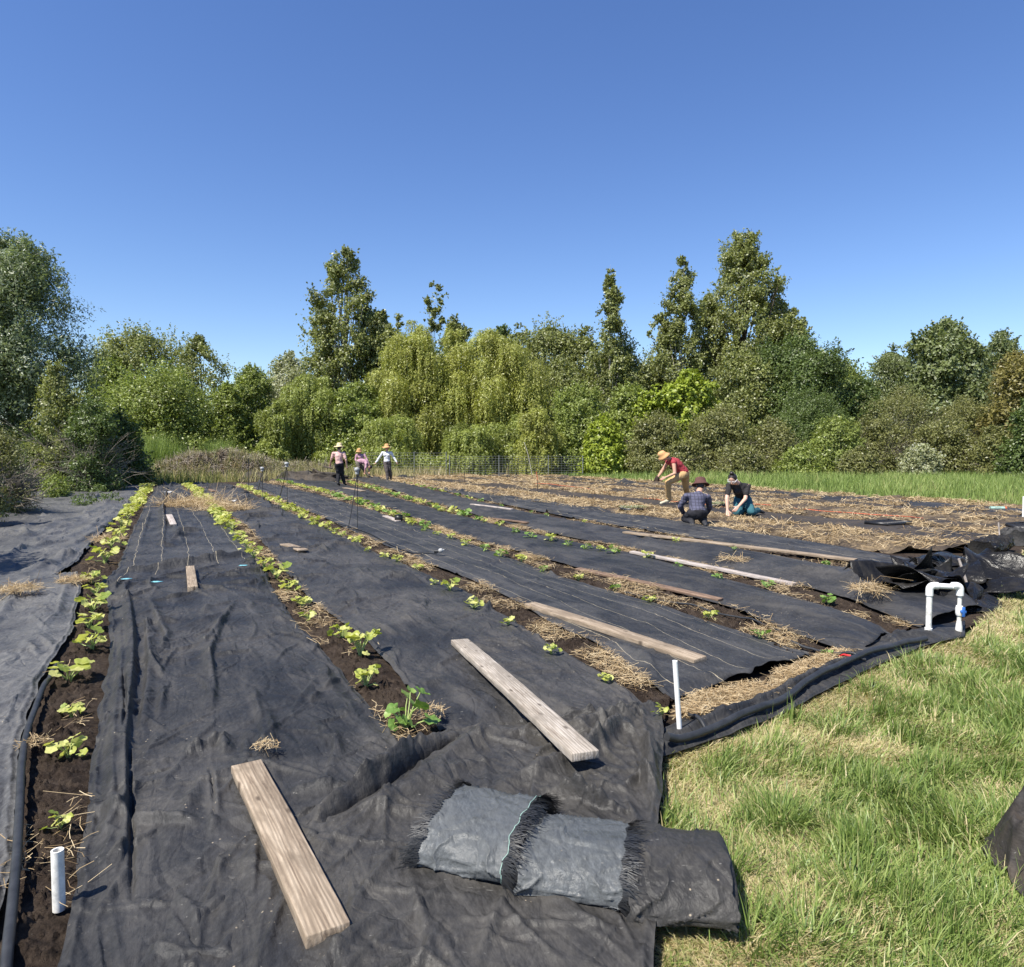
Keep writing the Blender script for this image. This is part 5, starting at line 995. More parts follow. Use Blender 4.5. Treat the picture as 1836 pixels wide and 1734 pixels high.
# ------------------------------------------------------------------ trees and bushes
def prof_fn(kind):
    if isinstance(kind, list):
        a = np.array(kind, float); return lambda t_: np.interp(t_, a[:, 0], a[:, 1])
    return {'dome': lambda t_: np.sqrt(np.clip(1 - t_ ** 2.3, 0, 1)) * (0.9 + 0.1 * np.sin(t_ * 9)),
            'round': lambda t_: np.sqrt(np.clip(1 - (2 * t_ - 0.9) ** 2 / 1.25, 0, 1)),
            'spire': lambda t_: np.clip(1 - t_, 0.03, 1) ** 0.75,
            'egg': lambda t_: np.clip(np.sin(np.pi * np.clip(t_ * 0.86 + 0.14, 0, 1)) ** 0.6, 0.05, 1)}[kind]
TREES = []
def tree(px, top, hw, dist, kind, mat, label, n=14000, L=0.24, W=0.14, nc=70, zb=0.0, willow=False, cat='tree', name='tree', bark='bark', rcf=0.26, seed=None, limbs=10, gaps=0.0, twigs=0, fill=0.6, depth=0.85, trunk_vis=True, group=None, up=0.35):
    seed = int(abs(px * 3 + top)) if seed is None else seed; hw = hw * (1.25 if dist > 45 and not isinstance(kind, list) else 1.0); n = int(n * (1.55 if dist > 45 and not willow else 1)); L, W = (L * 0.8, W * 0.8) if dist > 45 and not willow else (L, W); r_ = np.random.default_rng(seed); pf = prof_fn(kind)
    x0 = (px - IMG_W / 2) / FPX * dist; H = CAMH + (HORIZ - top) * dist / FPX; R = hw / FPX * dist; root = empty(name, (x0, dist, -0.05), label, cat, group)
    crown = MB(); cen = []; rad = []
    # clump centres spread through the envelope
    while len(cen) < nc:
        t_ = r_.random() ** 0.9; a = r_.uniform(0, 2 * math.pi)
        if r_.random() < 0.45: a = -math.pi / 2 + r_.normal(0, 0.9)
        rr = float(pf(t_)) * R * (1 + 0.22 * float(perlin(a * 1.3 + seed, t_ * 7, seed + 5))); q = math.sqrt(r_.uniform(0.15, 1.0)); rc = rcf * (0.35 * R + 0.65 * rr) * r_.uniform(0.7, 1.3)
        cen.append((math.cos(a) * max(0, rr - rc * 0.5) * q, math.sin(a) * max(0, rr - rc * 0.5) * q * depth, zb + (H - zb) * t_ - rc * 0.4 * (t_ > .85) + rc * 0.5 * (t_ < 0.1))); rad.append(max(rc, 0.25))
    cen = np.array(cen); rad = np.array(rad); cv = r_.normal(0, 0.16, nc)
    wgt = rad ** 2; cnt = np.maximum(20, (n * wgt / wgt.sum())).astype(int)
    if not willow:
        C_, N_, K_ = [], [], []
        for k in range(nc):
            m_ = cnt[k]; d = r_.normal(0, 1, (m_, 3)); d /= np.linalg.norm(d, axis=1)[:, None]; lob = 1 + 0.30 * fbm(d[:, 0] * 1.7 + k * 3, d[:, 1] * 1.7 + d[:, 2] * 1.9, seed + k, 2)
            q = (r_.random(m_) ** 0.33) * lob; q = np.where(r_.random(m_) < 0.25, q * r_.uniform(1.0, 1.6, m_), q); p_ = cen[k] + d * (rad[k] * q)[:, None] * [1, 1, 0.85]
            C_.append(p_); N_.append(d * 0.75 + [0, 0, up] + r_.normal(0, 0.5, (m_, 3))); K_.append(np.full(m_, cv[k]))
            ns = 7                                                               # sprays sticking out
            for s_ in range(ns):
                dd = r_.normal(0, 1, 3); dd[2] = abs(dd[2]) + 0.3; dd /= np.linalg.norm(dd); m2 = max(8, int(m_ * 0.04)); tt = r_.random(m2)[:, None]
                p_ = cen[k] + dd * rad[k] * (0.8 + 0.95 * tt) + r_.normal(0, 0.07 * rad[k] + 0.04, (m2, 3)) * (1.15 - tt); C_.append(p_); N_.append(dd * 0.3 + r_.normal(0, 0.6, (m2, 3)) + [0, 0, .3]); K_.append(np.full(m2, cv[k]))
        m3 = int(n * fill); t3_ = r_.random(m3) ** 0.95; a3 = r_.uniform(0, 2 * math.pi, m3); a3 = np.where(r_.random(m3) < 0.4, -math.pi / 2 + r_.normal(0, 0.9, m3), a3)
        q3 = np.sqrt(r_.uniform(0.2, 0.85, m3)) * (0.88 + 0.55 * fbm(a3 * 1.6 + seed, t3_ * 8, seed + 55, 3)); r3 = pf(t3_) * R * q3
        C_.append(np.stack([np.cos(a3) * r3, np.sin(a3) * r3 * depth, zb + (H * 0.95 - zb) * t3_], -1)); N_.append(np.stack([np.cos(a3), np.sin(a3), np.full(m3, up)], -1) + r_.normal(0, 0.6, (m3, 3))); K_.append(0.22 * fbm(a3 * 2, t3_ * 7, seed + 56, 3))
        C_ = np.concatenate(C_); N_ = np.concatenate(N_); K_ = np.concatenate(K_)
        if gaps:
            g_ = fbm(C_[:, 0] * 0.9 + seed, C_[:, 2] * 0.9 + C_[:, 1] * 0.4, seed + 77, 3) > -0.55 + gaps; C_, N_, K_ = C_[g_], N_[g_], K_[g_]
        ok = C_[:, 2] > 0.02; C_, N_, K_ = C_[ok], N_[ok], K_[ok]
        add_leaves(crown, C_, N_, L, W, np.clip(0.5 + K_ + r_.normal(0, 0.24, len(C_)), 0, 1), r_)
    else:
        for k in range(nc):
            ms = max(10, int(cnt[k] * 1.9) // 18); d = r_.normal(0, 1, (ms, 3)); d[:, 2] = np.abs(d[:, 2]) * 0.9; d /= np.linalg.norm(d, axis=1)[:, None]; st = cen[k] + d * rad[k] * r_.uniform(0.55, 1.05, ms)[:, None] * [1, 1, 0.7]
            ln_ = rad[k] * r_.uniform(0.8, 2.9, ms); nl = 18; q = np.linspace(0, 1, nl)[None, :, None]; hd = d.copy(); hd[:, 2] = 0
            P_ = st[:, None] + hd[:, None] * (rad[k] * 0.25 * np.sqrt(q)) - np.array([0, 0, 1.0]) * (ln_[:, None, None] * q ** 1.2) + r_.normal(0, 0.05, (ms, nl, 3)); tan = np.gradient(P_, axis=1) + r_.normal(0, 0.06, P_.shape)
            Q = P_.reshape(-1, 3); T_ = tan.reshape(-1, 3); nm = np.repeat(d, nl, 0) + r_.normal(0, 0.55, Q.shape); ok = Q[:, 2] > 0.02
            add_leaves(crown, Q[ok], nm[ok], L, W, np.clip(0.5 + cv[k] + r_.normal(0, 0.2, ok.sum()), 0, 1), r_, tan=T_[ok])
    crown.build('crown', M[mat], root, shade=False)
    tb = MB(); tr = max(0.05, R * 0.045); wob = r_.normal(0, 0.05 * R, (6, 2)); wob[0] = 0; TH = H * (0.86 if isinstance(kind, list) else 0.72); TP = [(wob[i][0], wob[i][1], TH * i / 5) for i in range(6)]
    tb.tube(TP, np.linspace(tr, tr * 0.15, 6), 7)
    for k in r_.permutation(nc)[:limbs]:
        c_ = cen[k]; zs_ = c_[2] * r_.uniform(0.35, 0.7); zs_ = min(zs_, TH * .95); i_ = min(4, int(zs_ / TH * 5)); b = np.array([*(wob[i_]), zs_]); mid = (b + c_) / 2 + [0, 0, -0.08 * R]; tb.tube([b, mid, c_, c_ + (c_ - mid) * 0.12], [tr * 0.4, tr * 0.28, tr * 0.14, tr * 0.05], 5, cap=False)
    tb.build('trunk', M[bark], root)
    if twigs: twig_part(root, twigs, R, H, r_, 'branches', 'twig')
    return root
def twig_part(root, n, R, H, r_, name, mat, rad=0.012, dirx=0.0):
    tb = MB()
    for k in range(n):
        a = r_.uniform(0, 6.283); b = np.array([math.cos(a) * R * 0.25 * r_.random(), math.sin(a) * R * 0.25 * r_.random(), H * r_.uniform(0, 0.35)]); d = np.array([math.cos(a) + dirx, math.sin(a), r_.uniform(0.2, 1.6)]); d /= np.linalg.norm(d); ln = r_.uniform(0.4, 1.0) * max(R, H * 0.7) * 0.85; P = [b]
        for q in range(5): d = d + r_.normal(0, 0.16, 3); d /= np.linalg.norm(d); P.append(P[-1] + d * ln / 5)
        P = np.array(P); P[:, 2] = np.maximum(P[:, 2], 0.02); tb.tube(P, np.linspace(rad, rad * 0.3, 6), 4, cap=False)
        for q in (2, 3, 4):
            d2 = d + r_.normal(0, 0.6, 3); d2 /= np.linalg.norm(d2); tb.tube([P[q], P[q] + d2 * ln * 0.18, P[q] + d2 * ln * 0.33 + r_.normal(0, 0.03, 3)], [rad * 0.5, rad * 0.35, rad * 0.2], 3, cap=False)
    return tb.build(name, M[mat], root)
T = tree
# far filler trees first, then forward
T(262, 592, 92, 62, 'round', 'lf_olive', 'broad grey-green tree behind the green thicket on the left', 20000, gaps=0.12, zb=1.0)
T(362, 606, 52, 60, 'egg', 'lf_olive', 'airy pale tree with sky showing through, right of the broad grey-green one', 7000, gaps=0.3, L=.22, zb=1.5)
T(205, 640, 60, 58, 'dome', 'lf_mid', 'green tree filling the gap right of the big silvery willow', 12000)
T(300, 668, 128, 50, 'dome', 'lf_mid', 'wide mid-green thicket behind the brush mound on the left', 30000, nc=70, L=.22, W=.11, cat='thicket', name='thicket')
T(452, 655, 48, 55, 'dome', 'lf_mid', 'smooth green tree in the dip between the left thicket and the poplars', 14000, L=.22, W=.1)
T(522, 634, 52, 68, 'egg', 'lf_white', 'silvery white-leaved tree left of the tall poplar', 14000, zb=1.5)
T(412, 690, 40, 52, 'dome', 'lf_mid', 'low green bush at the right end of the left thicket', 9000)
T(985, 576, 92, 64, 'dome', 'lf_olive', 'rounded olive-green tree behind the right willow', 26000, nc=60)
T(900, 588, 40, 68, 'dome', 'lf_dark', 'dark treetop peeping over the right willow', 7000)
T(1110, 610, 70, 60, 'dome', 'lf_olive', 'olive tree crown around the slim spire tree', 18000)
T(1180, 640, 60, 62, 'dome', 'lf_olive', 'olive tree in the notch left of the tall poplars', 14000)
T(1592, 622, 66, 66, 'dome', 'lf_oak', 'pale-flecked rounded tree in the dip at the right', 15000, nc=36)
T(1786, 596, 58, 64, 'dome', 'lf_oak', 'twin-topped dark tree near the right edge', 14000, nc=34)
T(1690, 578, 76, 60, 'egg', 'lf_oak', 'big pale-flecked oak-like tree on the right', 26000, nc=44, L=.3, W=.2, zb=1)
T(1845, 640, 50, 60, 'dome', 'lf_dark', 'dark tree behind the golden bush at the right edge', 9000)
pop = [(0, .9), (.35, 1.0), (.52, .85), (.62, .95), (.70, .55), (.80, .42), (.90, .36), (1, .12)]
T(622, 456, 86, 58, [(0, .95), (.35, 1.0), (.5, .8), (.60, .98), (.68, .72), (.76, .9), (.82, .5), (.90, .5), (1, .2)], 'lf_poplar', 'tall ragged poplar with pale glinting leaves, the tallest left of the willows', 26000, nc=120, L=.23, W=.17, rcf=.18, gaps=.36, limbs=34, fill=.25, bark='bark_pale')
T(560, 590, 26, 62, 'egg', 'lf_poplar', 'bare grey sapling showing twigs beside the tall ragged poplar', 500, nc=8, limbs=8, twigs=60, bark='twig', name='bare_tree')
T(690, 560, 48, 58, 'dome', 'lf_poplar', 'dark poplar shoulder between tall poplar and willow', 14000, L=.26, W=.18)
T(782, 506, 34, 64, [(0, .9), (.6, 1.0), (.72, .8), (.80, .45), (.88, .7), (.95, .6), (1, .2)], 'lf_poplar', 'slim sparse poplar top rising behind the willows', 6000, nc=70, gaps=.36, fill=.1, L=.24, W=.17, rcf=.17, limbs=14, bark='bark_pale')
T(818, 566, 40, 62, 'dome', 'lf_poplar', 'small poplar crown between the willow tops', 7000, L=.26, W=.18)
T(716, 556, 12, 60, 'spire', 'lf_poplar', 'tiny pale spire poking above the left willow', 900, nc=10)
T(1092, 490, 60, 58, [(0, .9), (.38, .95), (.5, .75), (.62, .62), (.68, .48), (.76, .52), (.82, .32), (.88, .36), (.94, .2), (1, .06)], 'lf_poplar', 'slim spire-topped poplar with a white trunk, in the middle of the tree line', 15000, nc=110, gaps=.34, L=.22, W=.15, rcf=.2, fill=.3, limbs=24, bark='bark_pale')
T(1218, 468, 62, 60, [(0, 1), (.4, 1), (.58, 1.0), (.68, .7), (.76, .8), (.84, .5), (.93, .4), (1, .1)], 'lf_poplar', 'pale pointed poplar left of the tallest one', 19000, nc=100, gaps=.36, L=.22, W=.16, rcf=.19, fill=.25, limbs=30, bark='bark_pale')
T(1328, 424, 118, 62, [(0, 1), (.4, 1.0), (.55, .92), (.64, .85), (.70, .62), (.76, .68), (.84, .40), (.90, .46), (1, .14)], 'lf_poplar', 'tallest dark poplar with layered branches, right of centre', 50000, nc=170, gaps=.29, L=.23, W=.17, rcf=.165, fill=.35, limbs=46)
T(1418, 560, 50, 60, 'dome', 'lf_poplar', 'lower right shoulder poplar beside the tallest one', 12000, nc=34, gaps=.1, L=.26, W=.18, rcf=.24)
T(1432, 612, 104, 54, 'dome', 'lf_dark', 'dense dark green rounded tree right of the tallest poplar', 34000, nc=60, L=.2, W=.13)
T(1540, 680, 50, 54, 'dome', 'lf_dark', 'small dark green tree on the slope down to the right dip', 10000, L=.2, W=.13)
T(1330, 640, 80, 55, 'dome', 'lf_olive', 'olive undergrowth tree below the tallest poplar', 16000)
# willows and what stands before them
T(745, 572, 92, 52, [(0, .9), (.3, 1), (.6, .9), (.8, .7), (.93, .45), (1, .15)], 'lf_willow', 'yellow-green weeping willow, left of the two large ones', 60000, nc=70, L=.19, W=.055, willow=True, rcf=.24, seed=11)
T(880, 594, 108, 53, [(0, .9), (.3, 1), (.6, .95), (.85, .75), (1, .25)], 'lf_willow', 'yellow-green weeping willow, right of the two large ones', 66000, nc=80, L=.19, W=.055, willow=True, rcf=.22, seed=12)
T(815, 585, 50, 54, 'dome', 'lf_willow', 'middle willow crown joining the two large weeping willows', 22000, nc=30, L=.19, W=.055, willow=True, rcf=.3, seed=13)
T(560, 668, 82, 50, 'dome', 'lf_willow_g', 'green drooping willow beneath the tall ragged poplar', 42000, nc=60, L=.19, W=.06, willow=True, rcf=.22, seed=14)
T(500, 720, 50, 47, 'dome', 'lf_willow_g', 'small drooping willow bush at the left foot of the willows', 16000, nc=30, L=.19, W=.06, willow=True, rcf=.25, seed=15)
T(640, 690, 60, 50, 'dome', 'lf_mid', 'mixed green bush under the poplar behind the man in the straw hat', 16000)
T(700, 738, 66, 47, 'dome', 'lf_willow_g', 'low hanging willow skirt behind the woman in white', 22000, nc=34, L=.19, W=.055, willow=True, rcf=.26, seed=16)
T(845, 752, 56, 46, 'dome', 'lf_willow_g', 'low willow mound behind the wire fence', 20000, nc=30, L=.18, W=.055, willow=True, rcf=.28, seed=17)
T(915, 740, 60, 48, 'dome', 'lf_willow_g', 'shaded willow mound at the right foot of the right willow', 18000, nc=30, L=.18, W=.055, willow=True, rcf=.28, seed=18)
T(962, 716, 44, 45, 'egg', 'lf_willow', 'small upright yellowish willow behind the orange marker stake', 13000, nc=34, L=.16, W=.05, willow=True, rcf=.28, seed=19)
T(1035, 690, 58, 47, 'dome', 'lf_mid', 'green sapling thicket right of the wire fence', 17000, L=.2, W=.1)
for a in [(1265, 535, 46, 63, 'poplar crown filling the gap between the pointed and the tallest poplar', 14000), (1392, 520, 46, 63, 'upper right shoulder of foliage beside the tallest poplar', 14000), (1188, 560, 42, 62, 'pale poplar crown at the left foot of the pointed poplar', 11000),
          (590, 545, 40, 60, 'leafy poplar crown left of the tall ragged poplar', 9000), (662, 545, 38, 60, 'leafy poplar crown right of the tall ragged poplar', 10000), (1050, 590, 48, 63, 'olive crown left of the slim spire-topped poplar', 12000), (930, 585, 50, 66, 'olive crown behind the right willow top', 12000)]:
    T(a[0], a[1], a[2], a[3], 'dome', 'lf_poplar', a[4], a[5], nc=70, L=.24, W=.17, rcf=.2, gaps=.24, fill=.4)
T(1000, 650, 60, 56, 'dome', 'lf_olive', 'olive tree filling the gap right of the right willow', 15000)
T(745, 640, 110, 57, 'dome', 'lf_dark', 'dark tree mass showing through the left willow', 16000, L=.3, W=.2)
T(880, 650, 120, 58, 'dome', 'lf_dark', 'dark tree mass showing through the right willow', 18000, L=.3, W=.2)
T(1500, 650, 70, 60, 'dome', 'lf_mid', 'mid green tree crown on the slope towards the right dip', 14000)
T(1128, 690, 56, 50, 'dome', 'lf_mid', 'green bush below the white-trunked poplar', 13000, L=.22, W=.13)
T(1232, 668, 62, 48, 'dome', 'lf_bright', 'bright lime green tree right of the white-trunked poplar', 15000, L=.3, W=.2, nc=40, gaps=.1)
T(1152, 705, 34, 49, 'dome', 'lf_bright', 'small lime green bush left of the larger lime tree', 4500, L=.28, W=.18, gaps=.25)
T(1082, 750, 46, 44.5, 'dome', 'lf_bright', 'lowest bright yellow-green bush left of the man in red', 13000, L=.2, W=.12, name='bush', cat='bush')
for a in [(1180, 742, 66, 44, 'lf_scrub', 'olive scrub bush right behind the man in the red top', 15000, 60), (1290, 732, 84, 45, 'lf_scrub', 'broad olive scrub bush above the kneeling woman', 20000, 120), (1385, 752, 60, 44, 'lf_scrub', 'scrub bush with bare lower twigs right of the kneeling woman', 12000, 160),
          (1500, 752, 70, 43, 'lf_mid', 'round green bush in the scrub line at the right', 17000, 60), (1445, 700, 70, 49, 'lf_dark', 'dark bush above the scrub line right of centre', 13000, 20), (1612, 700, 88, 47, 'lf_scrub', 'half bare grey scrub with many pale twigs at the right', 7000, 420),
          (1570, 745, 60, 44, 'lf_scrub', 'brown twiggy bush left of the half bare grey scrub', 8000, 220), (1690, 755, 72, 42, 'lf_scrub', 'low scrub bush with dry twigs right of the half bare grey scrub', 10000, 240), (1650, 800, 44, 40, 'lf_white', 'small bush with whitish seed heads near the right', 6000, 30),
          (1725, 712, 60, 47, 'lf_scrub', 'taller greyish scrub bush under the pale-flecked oak', 9000, 200), (1430, 800, 50, 41, 'lf_mid', 'small fresh green bush at the grass edge right of the kneeling woman', 7000, 20), (1778, 768, 56, 40, 'lf_scrub', 'low tangled bush next to the dark right edge bush', 8000, 150),
          (1226, 790, 50, 42, 'lf_scrub', 'low scrub between the man in red and the kneeling pair', 7000, 120), (1330, 800, 54, 41.5, 'lf_scrub', 'low twiggy scrub directly above the kneeling woman', 6000, 200), (1540, 808, 50, 40, 'lf_scrub', 'low dark scrub at the grass edge under the round green bush', 7000, 160)]:
    T(a[0], a[1], a[2], a[3], 'dome', a[4], a[5], a[6], L=.14, W=.07, nc=44, name='bush', cat='bush', twigs=a[7], rcf=.25)
T(1815, 636, 76, 45, 'dome', 'lf_gold', 'golden green bush high at the right edge', 20000, L=.2, W=.1, nc=50, name='bush', cat='bush')
T(1845, 712, 52, 38, 'dome', 'lf_dark', 'dark glossy bush at the right edge beside the tall grass', 16000, L=.13, W=.08, nc=40, name='bush', cat='bush')
# left side, nearer
T(30, 430, 152, 30, [(0, .8), (.25, .95), (.5, 1.0), (.7, .88), (.85, .68), (.95, .42), (1, .15)], 'lf_silver', 'large silvery willow towering at the left edge', 90000, nc=170, L=.15, W=.045, rcf=.17, limbs=30, seed=301)
T(-110, 430, 150, 33, [(0, .9), (.5, 1), (.85, .6), (1, .2)], 'lf_silver', 'second silvery willow mostly beyond the left edge', 30000, nc=90, L=.18, W=.06, rcf=.22, seed=302)
T(108, 655, 58, 27.5, 'egg', 'lf_olive', 'yellow-green sapling in front of the large silvery willow', 12000, nc=50, L=.09, W=.055, gaps=.15, twigs=60, limbs=16)
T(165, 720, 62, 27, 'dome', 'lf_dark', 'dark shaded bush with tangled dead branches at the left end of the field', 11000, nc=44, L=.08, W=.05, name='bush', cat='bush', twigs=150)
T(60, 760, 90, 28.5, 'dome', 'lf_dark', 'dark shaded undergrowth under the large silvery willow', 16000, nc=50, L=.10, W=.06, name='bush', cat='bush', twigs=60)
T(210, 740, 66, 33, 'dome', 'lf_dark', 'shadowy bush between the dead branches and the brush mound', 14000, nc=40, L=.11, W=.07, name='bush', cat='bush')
T(-500, 470, 290, 8.0, 'dome', 'lf_olive', 'leafy tree beyond the left edge that shades the far-left fabric', 14000, L=.09, W=.05)
T(0, 778, 62, 17, 'dome', 'lf_scrub', 'grey twiggy scrub at the left edge beside the rumpled fabric', 9000, nc=44, L=.05, W=.025, name='bush', cat='bush', twigs=420)
T(-110, 735, 110, 14, 'dome', 'lf_scrub', 'leafy scrub mostly beyond the left edge, shading the fabric', 12000, nc=50, L=.07, W=.04, name='bush', cat='bush', twigs=120)
T(100, 862, 24, 24, 'dome', 'lf_mid', 'small low weed at the left corner of the far-left fabric', 1500, nc=14, L=.07, W=.04, name='weed', cat='weed')
for k, (px, py) in enumerate([(190, 902), (153, 906), (172, 882)]): T(px, py, 9, G(px, py + 4).y, 'dome', 'lf_dark', ['tiny weed growing through the far-left fabric, rightmost', 'tiny weed growing through the far-left fabric, nearest the left edge', 'tiny weed at the far end of the far-left fabric'][k], 160, nc=6, L=.09, W=.03, name='weed', cat='weed', limbs=2)
# reeds behind the mound
for k, (px, top, hw, dd) in enumerate([(285, 768, 34, 43), (220, 808, 26, 36), (395, 782, 16, 45)]):
    r_ = np.random.default_rng(900 + k); x0 = (px - 918) / FPX * dd; n = 1500; P = np.stack([x0 + r_.normal(0, hw / FPX * dd * 0.55, n), dd + r_.normal(0, 0.8, n)], -1); hh = CAMH + (HORIZ - top) * dd / FPX
    blades(P, -0.03, hh * r_.uniform(0.45, 1.05, n), r_.uniform(0.02, 0.045, n), np.abs(r_.normal(0.25, 0.16, n)), np.clip(r_.normal(0.35, 0.15, n), 0, 1), M['grass_far'], 'reed_clump', 910 + k, nseg=4, kind=None)
    tag(bpy.data.objects['reed_clump' if k == 0 else 'reed_clump.%03d' % k], ['tall green reeds standing behind the brush mound', 'shorter reeds left of the brush mound in shade', 'reeds rising over the top of the brush mound'][k], 'reeds', 'reed clumps')
# brush mound
def mound(px, dd, top, hw, seed, mat, name, label, cat, depth=2.6):
    x0 = (px - 918) / FPX * dd; H = CAMH + (HORIZ - top) * dd / FPX; R = hw / FPX * dd; n = 110; u = np.linspace(-1.05, 1.05, n); U, W_ = np.meshgrid(u, u); q = np.clip(1 - U ** 2 - W_ ** 2, 0, 1) ** 0.6
    Z = H * q * (0.8 + 0.25 * fbm(U * 3, W_ * 3, seed, 4)) + 0.10 * ridge(U * 14, W_ * 14, seed + 1, 3) * (q > 0) - 0.08
    root = empty(name, (x0, dd, 0), label, cat); obj('mound_earth', new_mesh('mound_earth', np.stack([U * R, W_ * depth, Z], -1).reshape(-1, 3), grid_faces(n, n), mat), root)
    r_ = np.random.default_rng(seed); m_ = 11000; k = r_.integers(0, n * n, m_); X = (U * R).ravel()[k] + r_.normal(0, .06, m_); Y = (W_ * depth).ravel()[k]; Zk = Z.ravel()[k]; ok = Zk > 0; mb = MB()
    add_straws(mb, np.stack([X, Y, Zk + 0.04], -1)[ok], 0.55, 0.02, r_, 0.45); b = mb.build('dead_branches', M['twig'], root, shade=False); b['kind'] = 'stuff'
    m_ = 14000; k = r_.integers(0, n * n, m_); ok = Z.ravel()[k] > 0.02; k = k[ok]; sh = fbm((U.ravel()[k]) * 4, W_.ravel()[k] * 4, seed + 9, 2); k = k[sh > 0.0]; m_ = len(k); P = np.stack([(U * R).ravel()[k], (W_ * depth).ravel()[k]], -1)
    o = blades(P, Z.ravel()[k], 0.15 + 0.45 * r_.random(m_), 0.022 * (0.5 + r_.random(m_)), np.abs(r_.normal(0.5, 0.3, m_)), np.clip(r_.normal(0.50, 0.28, m_), 0, 1), M['grass_dry'], 'dry_grass', seed + 5); o.parent = root
mound(395, 41, 803, 125, 71, M['straw_bed'], 'brush_mound', 'mound of dead brush and dry grass beyond the far end of the left rows', 'brush mound')
mound(545, 44, 832, 75, 72, M['straw_bed'], 'brush_mound', 'lower dry mound just left of the man in the straw hat', 'brush mound', 2.0)

# ------------------------------------------------------------------ wire fence
def fence(x0, x1, dd, y_top, label, seg=3.0):
    A = (x0 - 918) / FPX * dd; B = (x1 - 918) / FPX * dd; H = CAMH + (HORIZ - y_top) * dd / FPX; root = empty('wire_fence', (A, dd, 0), label, 'fence'); n = int((B - A) / seg) + 1
    for k in range(n + 1):
        x = min(k * seg, B - A); mb = MB(); mb.tube([(x, 0.02, -0.05), (x, 0.02, H + 0.06)], 0.028, 6); mb.build('post', M['wire'], root)
        if x >= B - A: break
    for k in range(n):
        xa, xb = k * seg, min((k + 1) * seg, B - A)
        if xb - xa < 0.1: break
        mb = MB(); m_ = 9
        for j in range(m_): z = 0.12 + (H - 0.12) * j / (m_ - 1); mb.tube([(xa, 0, z), ((xa + xb) / 2, 0, z - 0.015), (xb, 0, z)], 0.006, 4, cap=False)
        for i in range(int((xb - xa) / 0.2)): x = xa + 0.2 * i; mb.tube([(x, 0, 0.1), (x, 0, H)], 0.005, 4, cap=False)
        mb.build('wire_panel', M['wire'], root)
fence(655, 800, 43.5, 812, 'wire mesh fence section behind the woman in white'); fence(806, 1045, 43.0, 818, 'long wire mesh fence section in front of the willows')
for px, top, dd, l_ in ((955, 800, 42, 'thin leaning pale pole rising behind the orange marker stake'), (1100, 650, 56, 'x')):
    if l_ == 'x': continue
    g = V(px, 840, dd); mb = MB(); mb.tube([(0, 0, 0), (-0.25, 0, 1.3), (-0.5, 0, 2.1)], 0.02, 6); tag(mb.build('pole', M['bark_pale'], loc=(g.x, g.y, 0)), l_, 'pole')

# ------------------------------------------------------------------ people
SK = {'skin': plain('skin', (0.50, 0.28, 0.19), 0.5, 0.1, 8, 0.4), 'skin_l': plain('skin_light', (0.62, 0.38, 0.28), 0.5, 0.1, 8, 0.4), 'hair': plain('dark_hair', (0.02, 0.014, 0.012), 0.45, 0.4, 30, 0.5),
      'pink': plain('pink_cotton', (0.62, 0.40, 0.36), 0.85, 0.12, 7, 0.2), 'pink2': plain('pink_plaid', (0.44, 0.26, 0.31), 0.85, 0.25, 26, 0.2), 'white': plain('white_knit', (0.66, 0.68, 0.70), 0.85, 0.06, 7, 0.2),
      'black': plain('black_cotton', (0.028, 0.026, 0.027), 0.85, 0.3, 9, 0.2), 'jeans': plain('dark_trousers', (0.022, 0.022, 0.026), 0.85, 0.3, 9, 0.2), 'greyt': plain('grey_trousers', (0.10, 0.085, 0.08), 0.85, 0.25, 9, 0.2),
      'khaki': plain('khaki_canvas', (0.46, 0.30, 0.14), 0.85, 0.15, 7, 0.2), 'olive': plain('olive_trousers', (0.15, 0.13, 0.10), 0.85, 0.2, 9, 0.2), 'redt': plain('red_jersey', (0.32, 0.045, 0.055), 0.8, 0.12, 7, 0.2),
      'teal': plain('teal_trousers', (0.035, 0.11, 0.13), 0.85, 0.2, 7, 0.2), 'straw': plain('cream_straw_hat', (0.62, 0.50, 0.30), 0.8, 0.15, 40, 0.2), 'tanhat': plain('tan_hat', (0.58, 0.33, 0.15), 0.85, 0.15, 40, 0.2),
      'brownhat': plain('brown_hat', (0.10, 0.048, 0.04), 0.85, 0.2, 20, 0.2), 'shoe': plain('dark_shoe', (0.03, 0.03, 0.032), 0.6, 0.3, 20, 0.4), 'shoe_l': plain('pale_shoe', (0.5, 0.45, 0.32), 0.7, 0.2, 20, 0.3), 'white_p': plain('white_frame', (0.8, 0.8, 0.8), 0.3, 0.05, 9)}
m, t, p, _ = nodes('blue_plaid'); tc = N(t, 'TexCoord'); c = None; sx = N(t, 'SeparateXYZ'); t.links.new(tc.outputs['Object'], sx.inputs[0]); col_ = (0.085, 0.085, 0.13)
fx = math_(t, 'LESS_THAN', math_(t, 'FRACT', math_(t, 'MULTIPLY', sx.outputs[0], 17.0)), 0.2); fz = math_(t, 'LESS_THAN', math_(t, 'FRACT', math_(t, 'MULTIPLY', sx.outputs[2], 17.0)), 0.2)
c = mixc(t, fx, col_, (0.035, 0.035, 0.055)); c = mixc(t, math_(t, 'MULTIPLY', fz, 0.8), c, (0.035, 0.035, 0.055)); t.links.new(c, p.inputs['Base Color']); p.inputs['Roughness'].default_value = 0.9; SK['plaid'] = m
def cone(mb, a, b, ra, rb, n=14):
    a = np.array(a, float); b = np.array(b, float); mb.ball(a, ra, n, 8); mb.ball(b, rb, n, 8)
    if np.linalg.norm(b - a) > 1e-4: mb.tube([a, a * .5 + b * .5, b], [ra, (ra + rb) / 2, rb], n, cap=True)
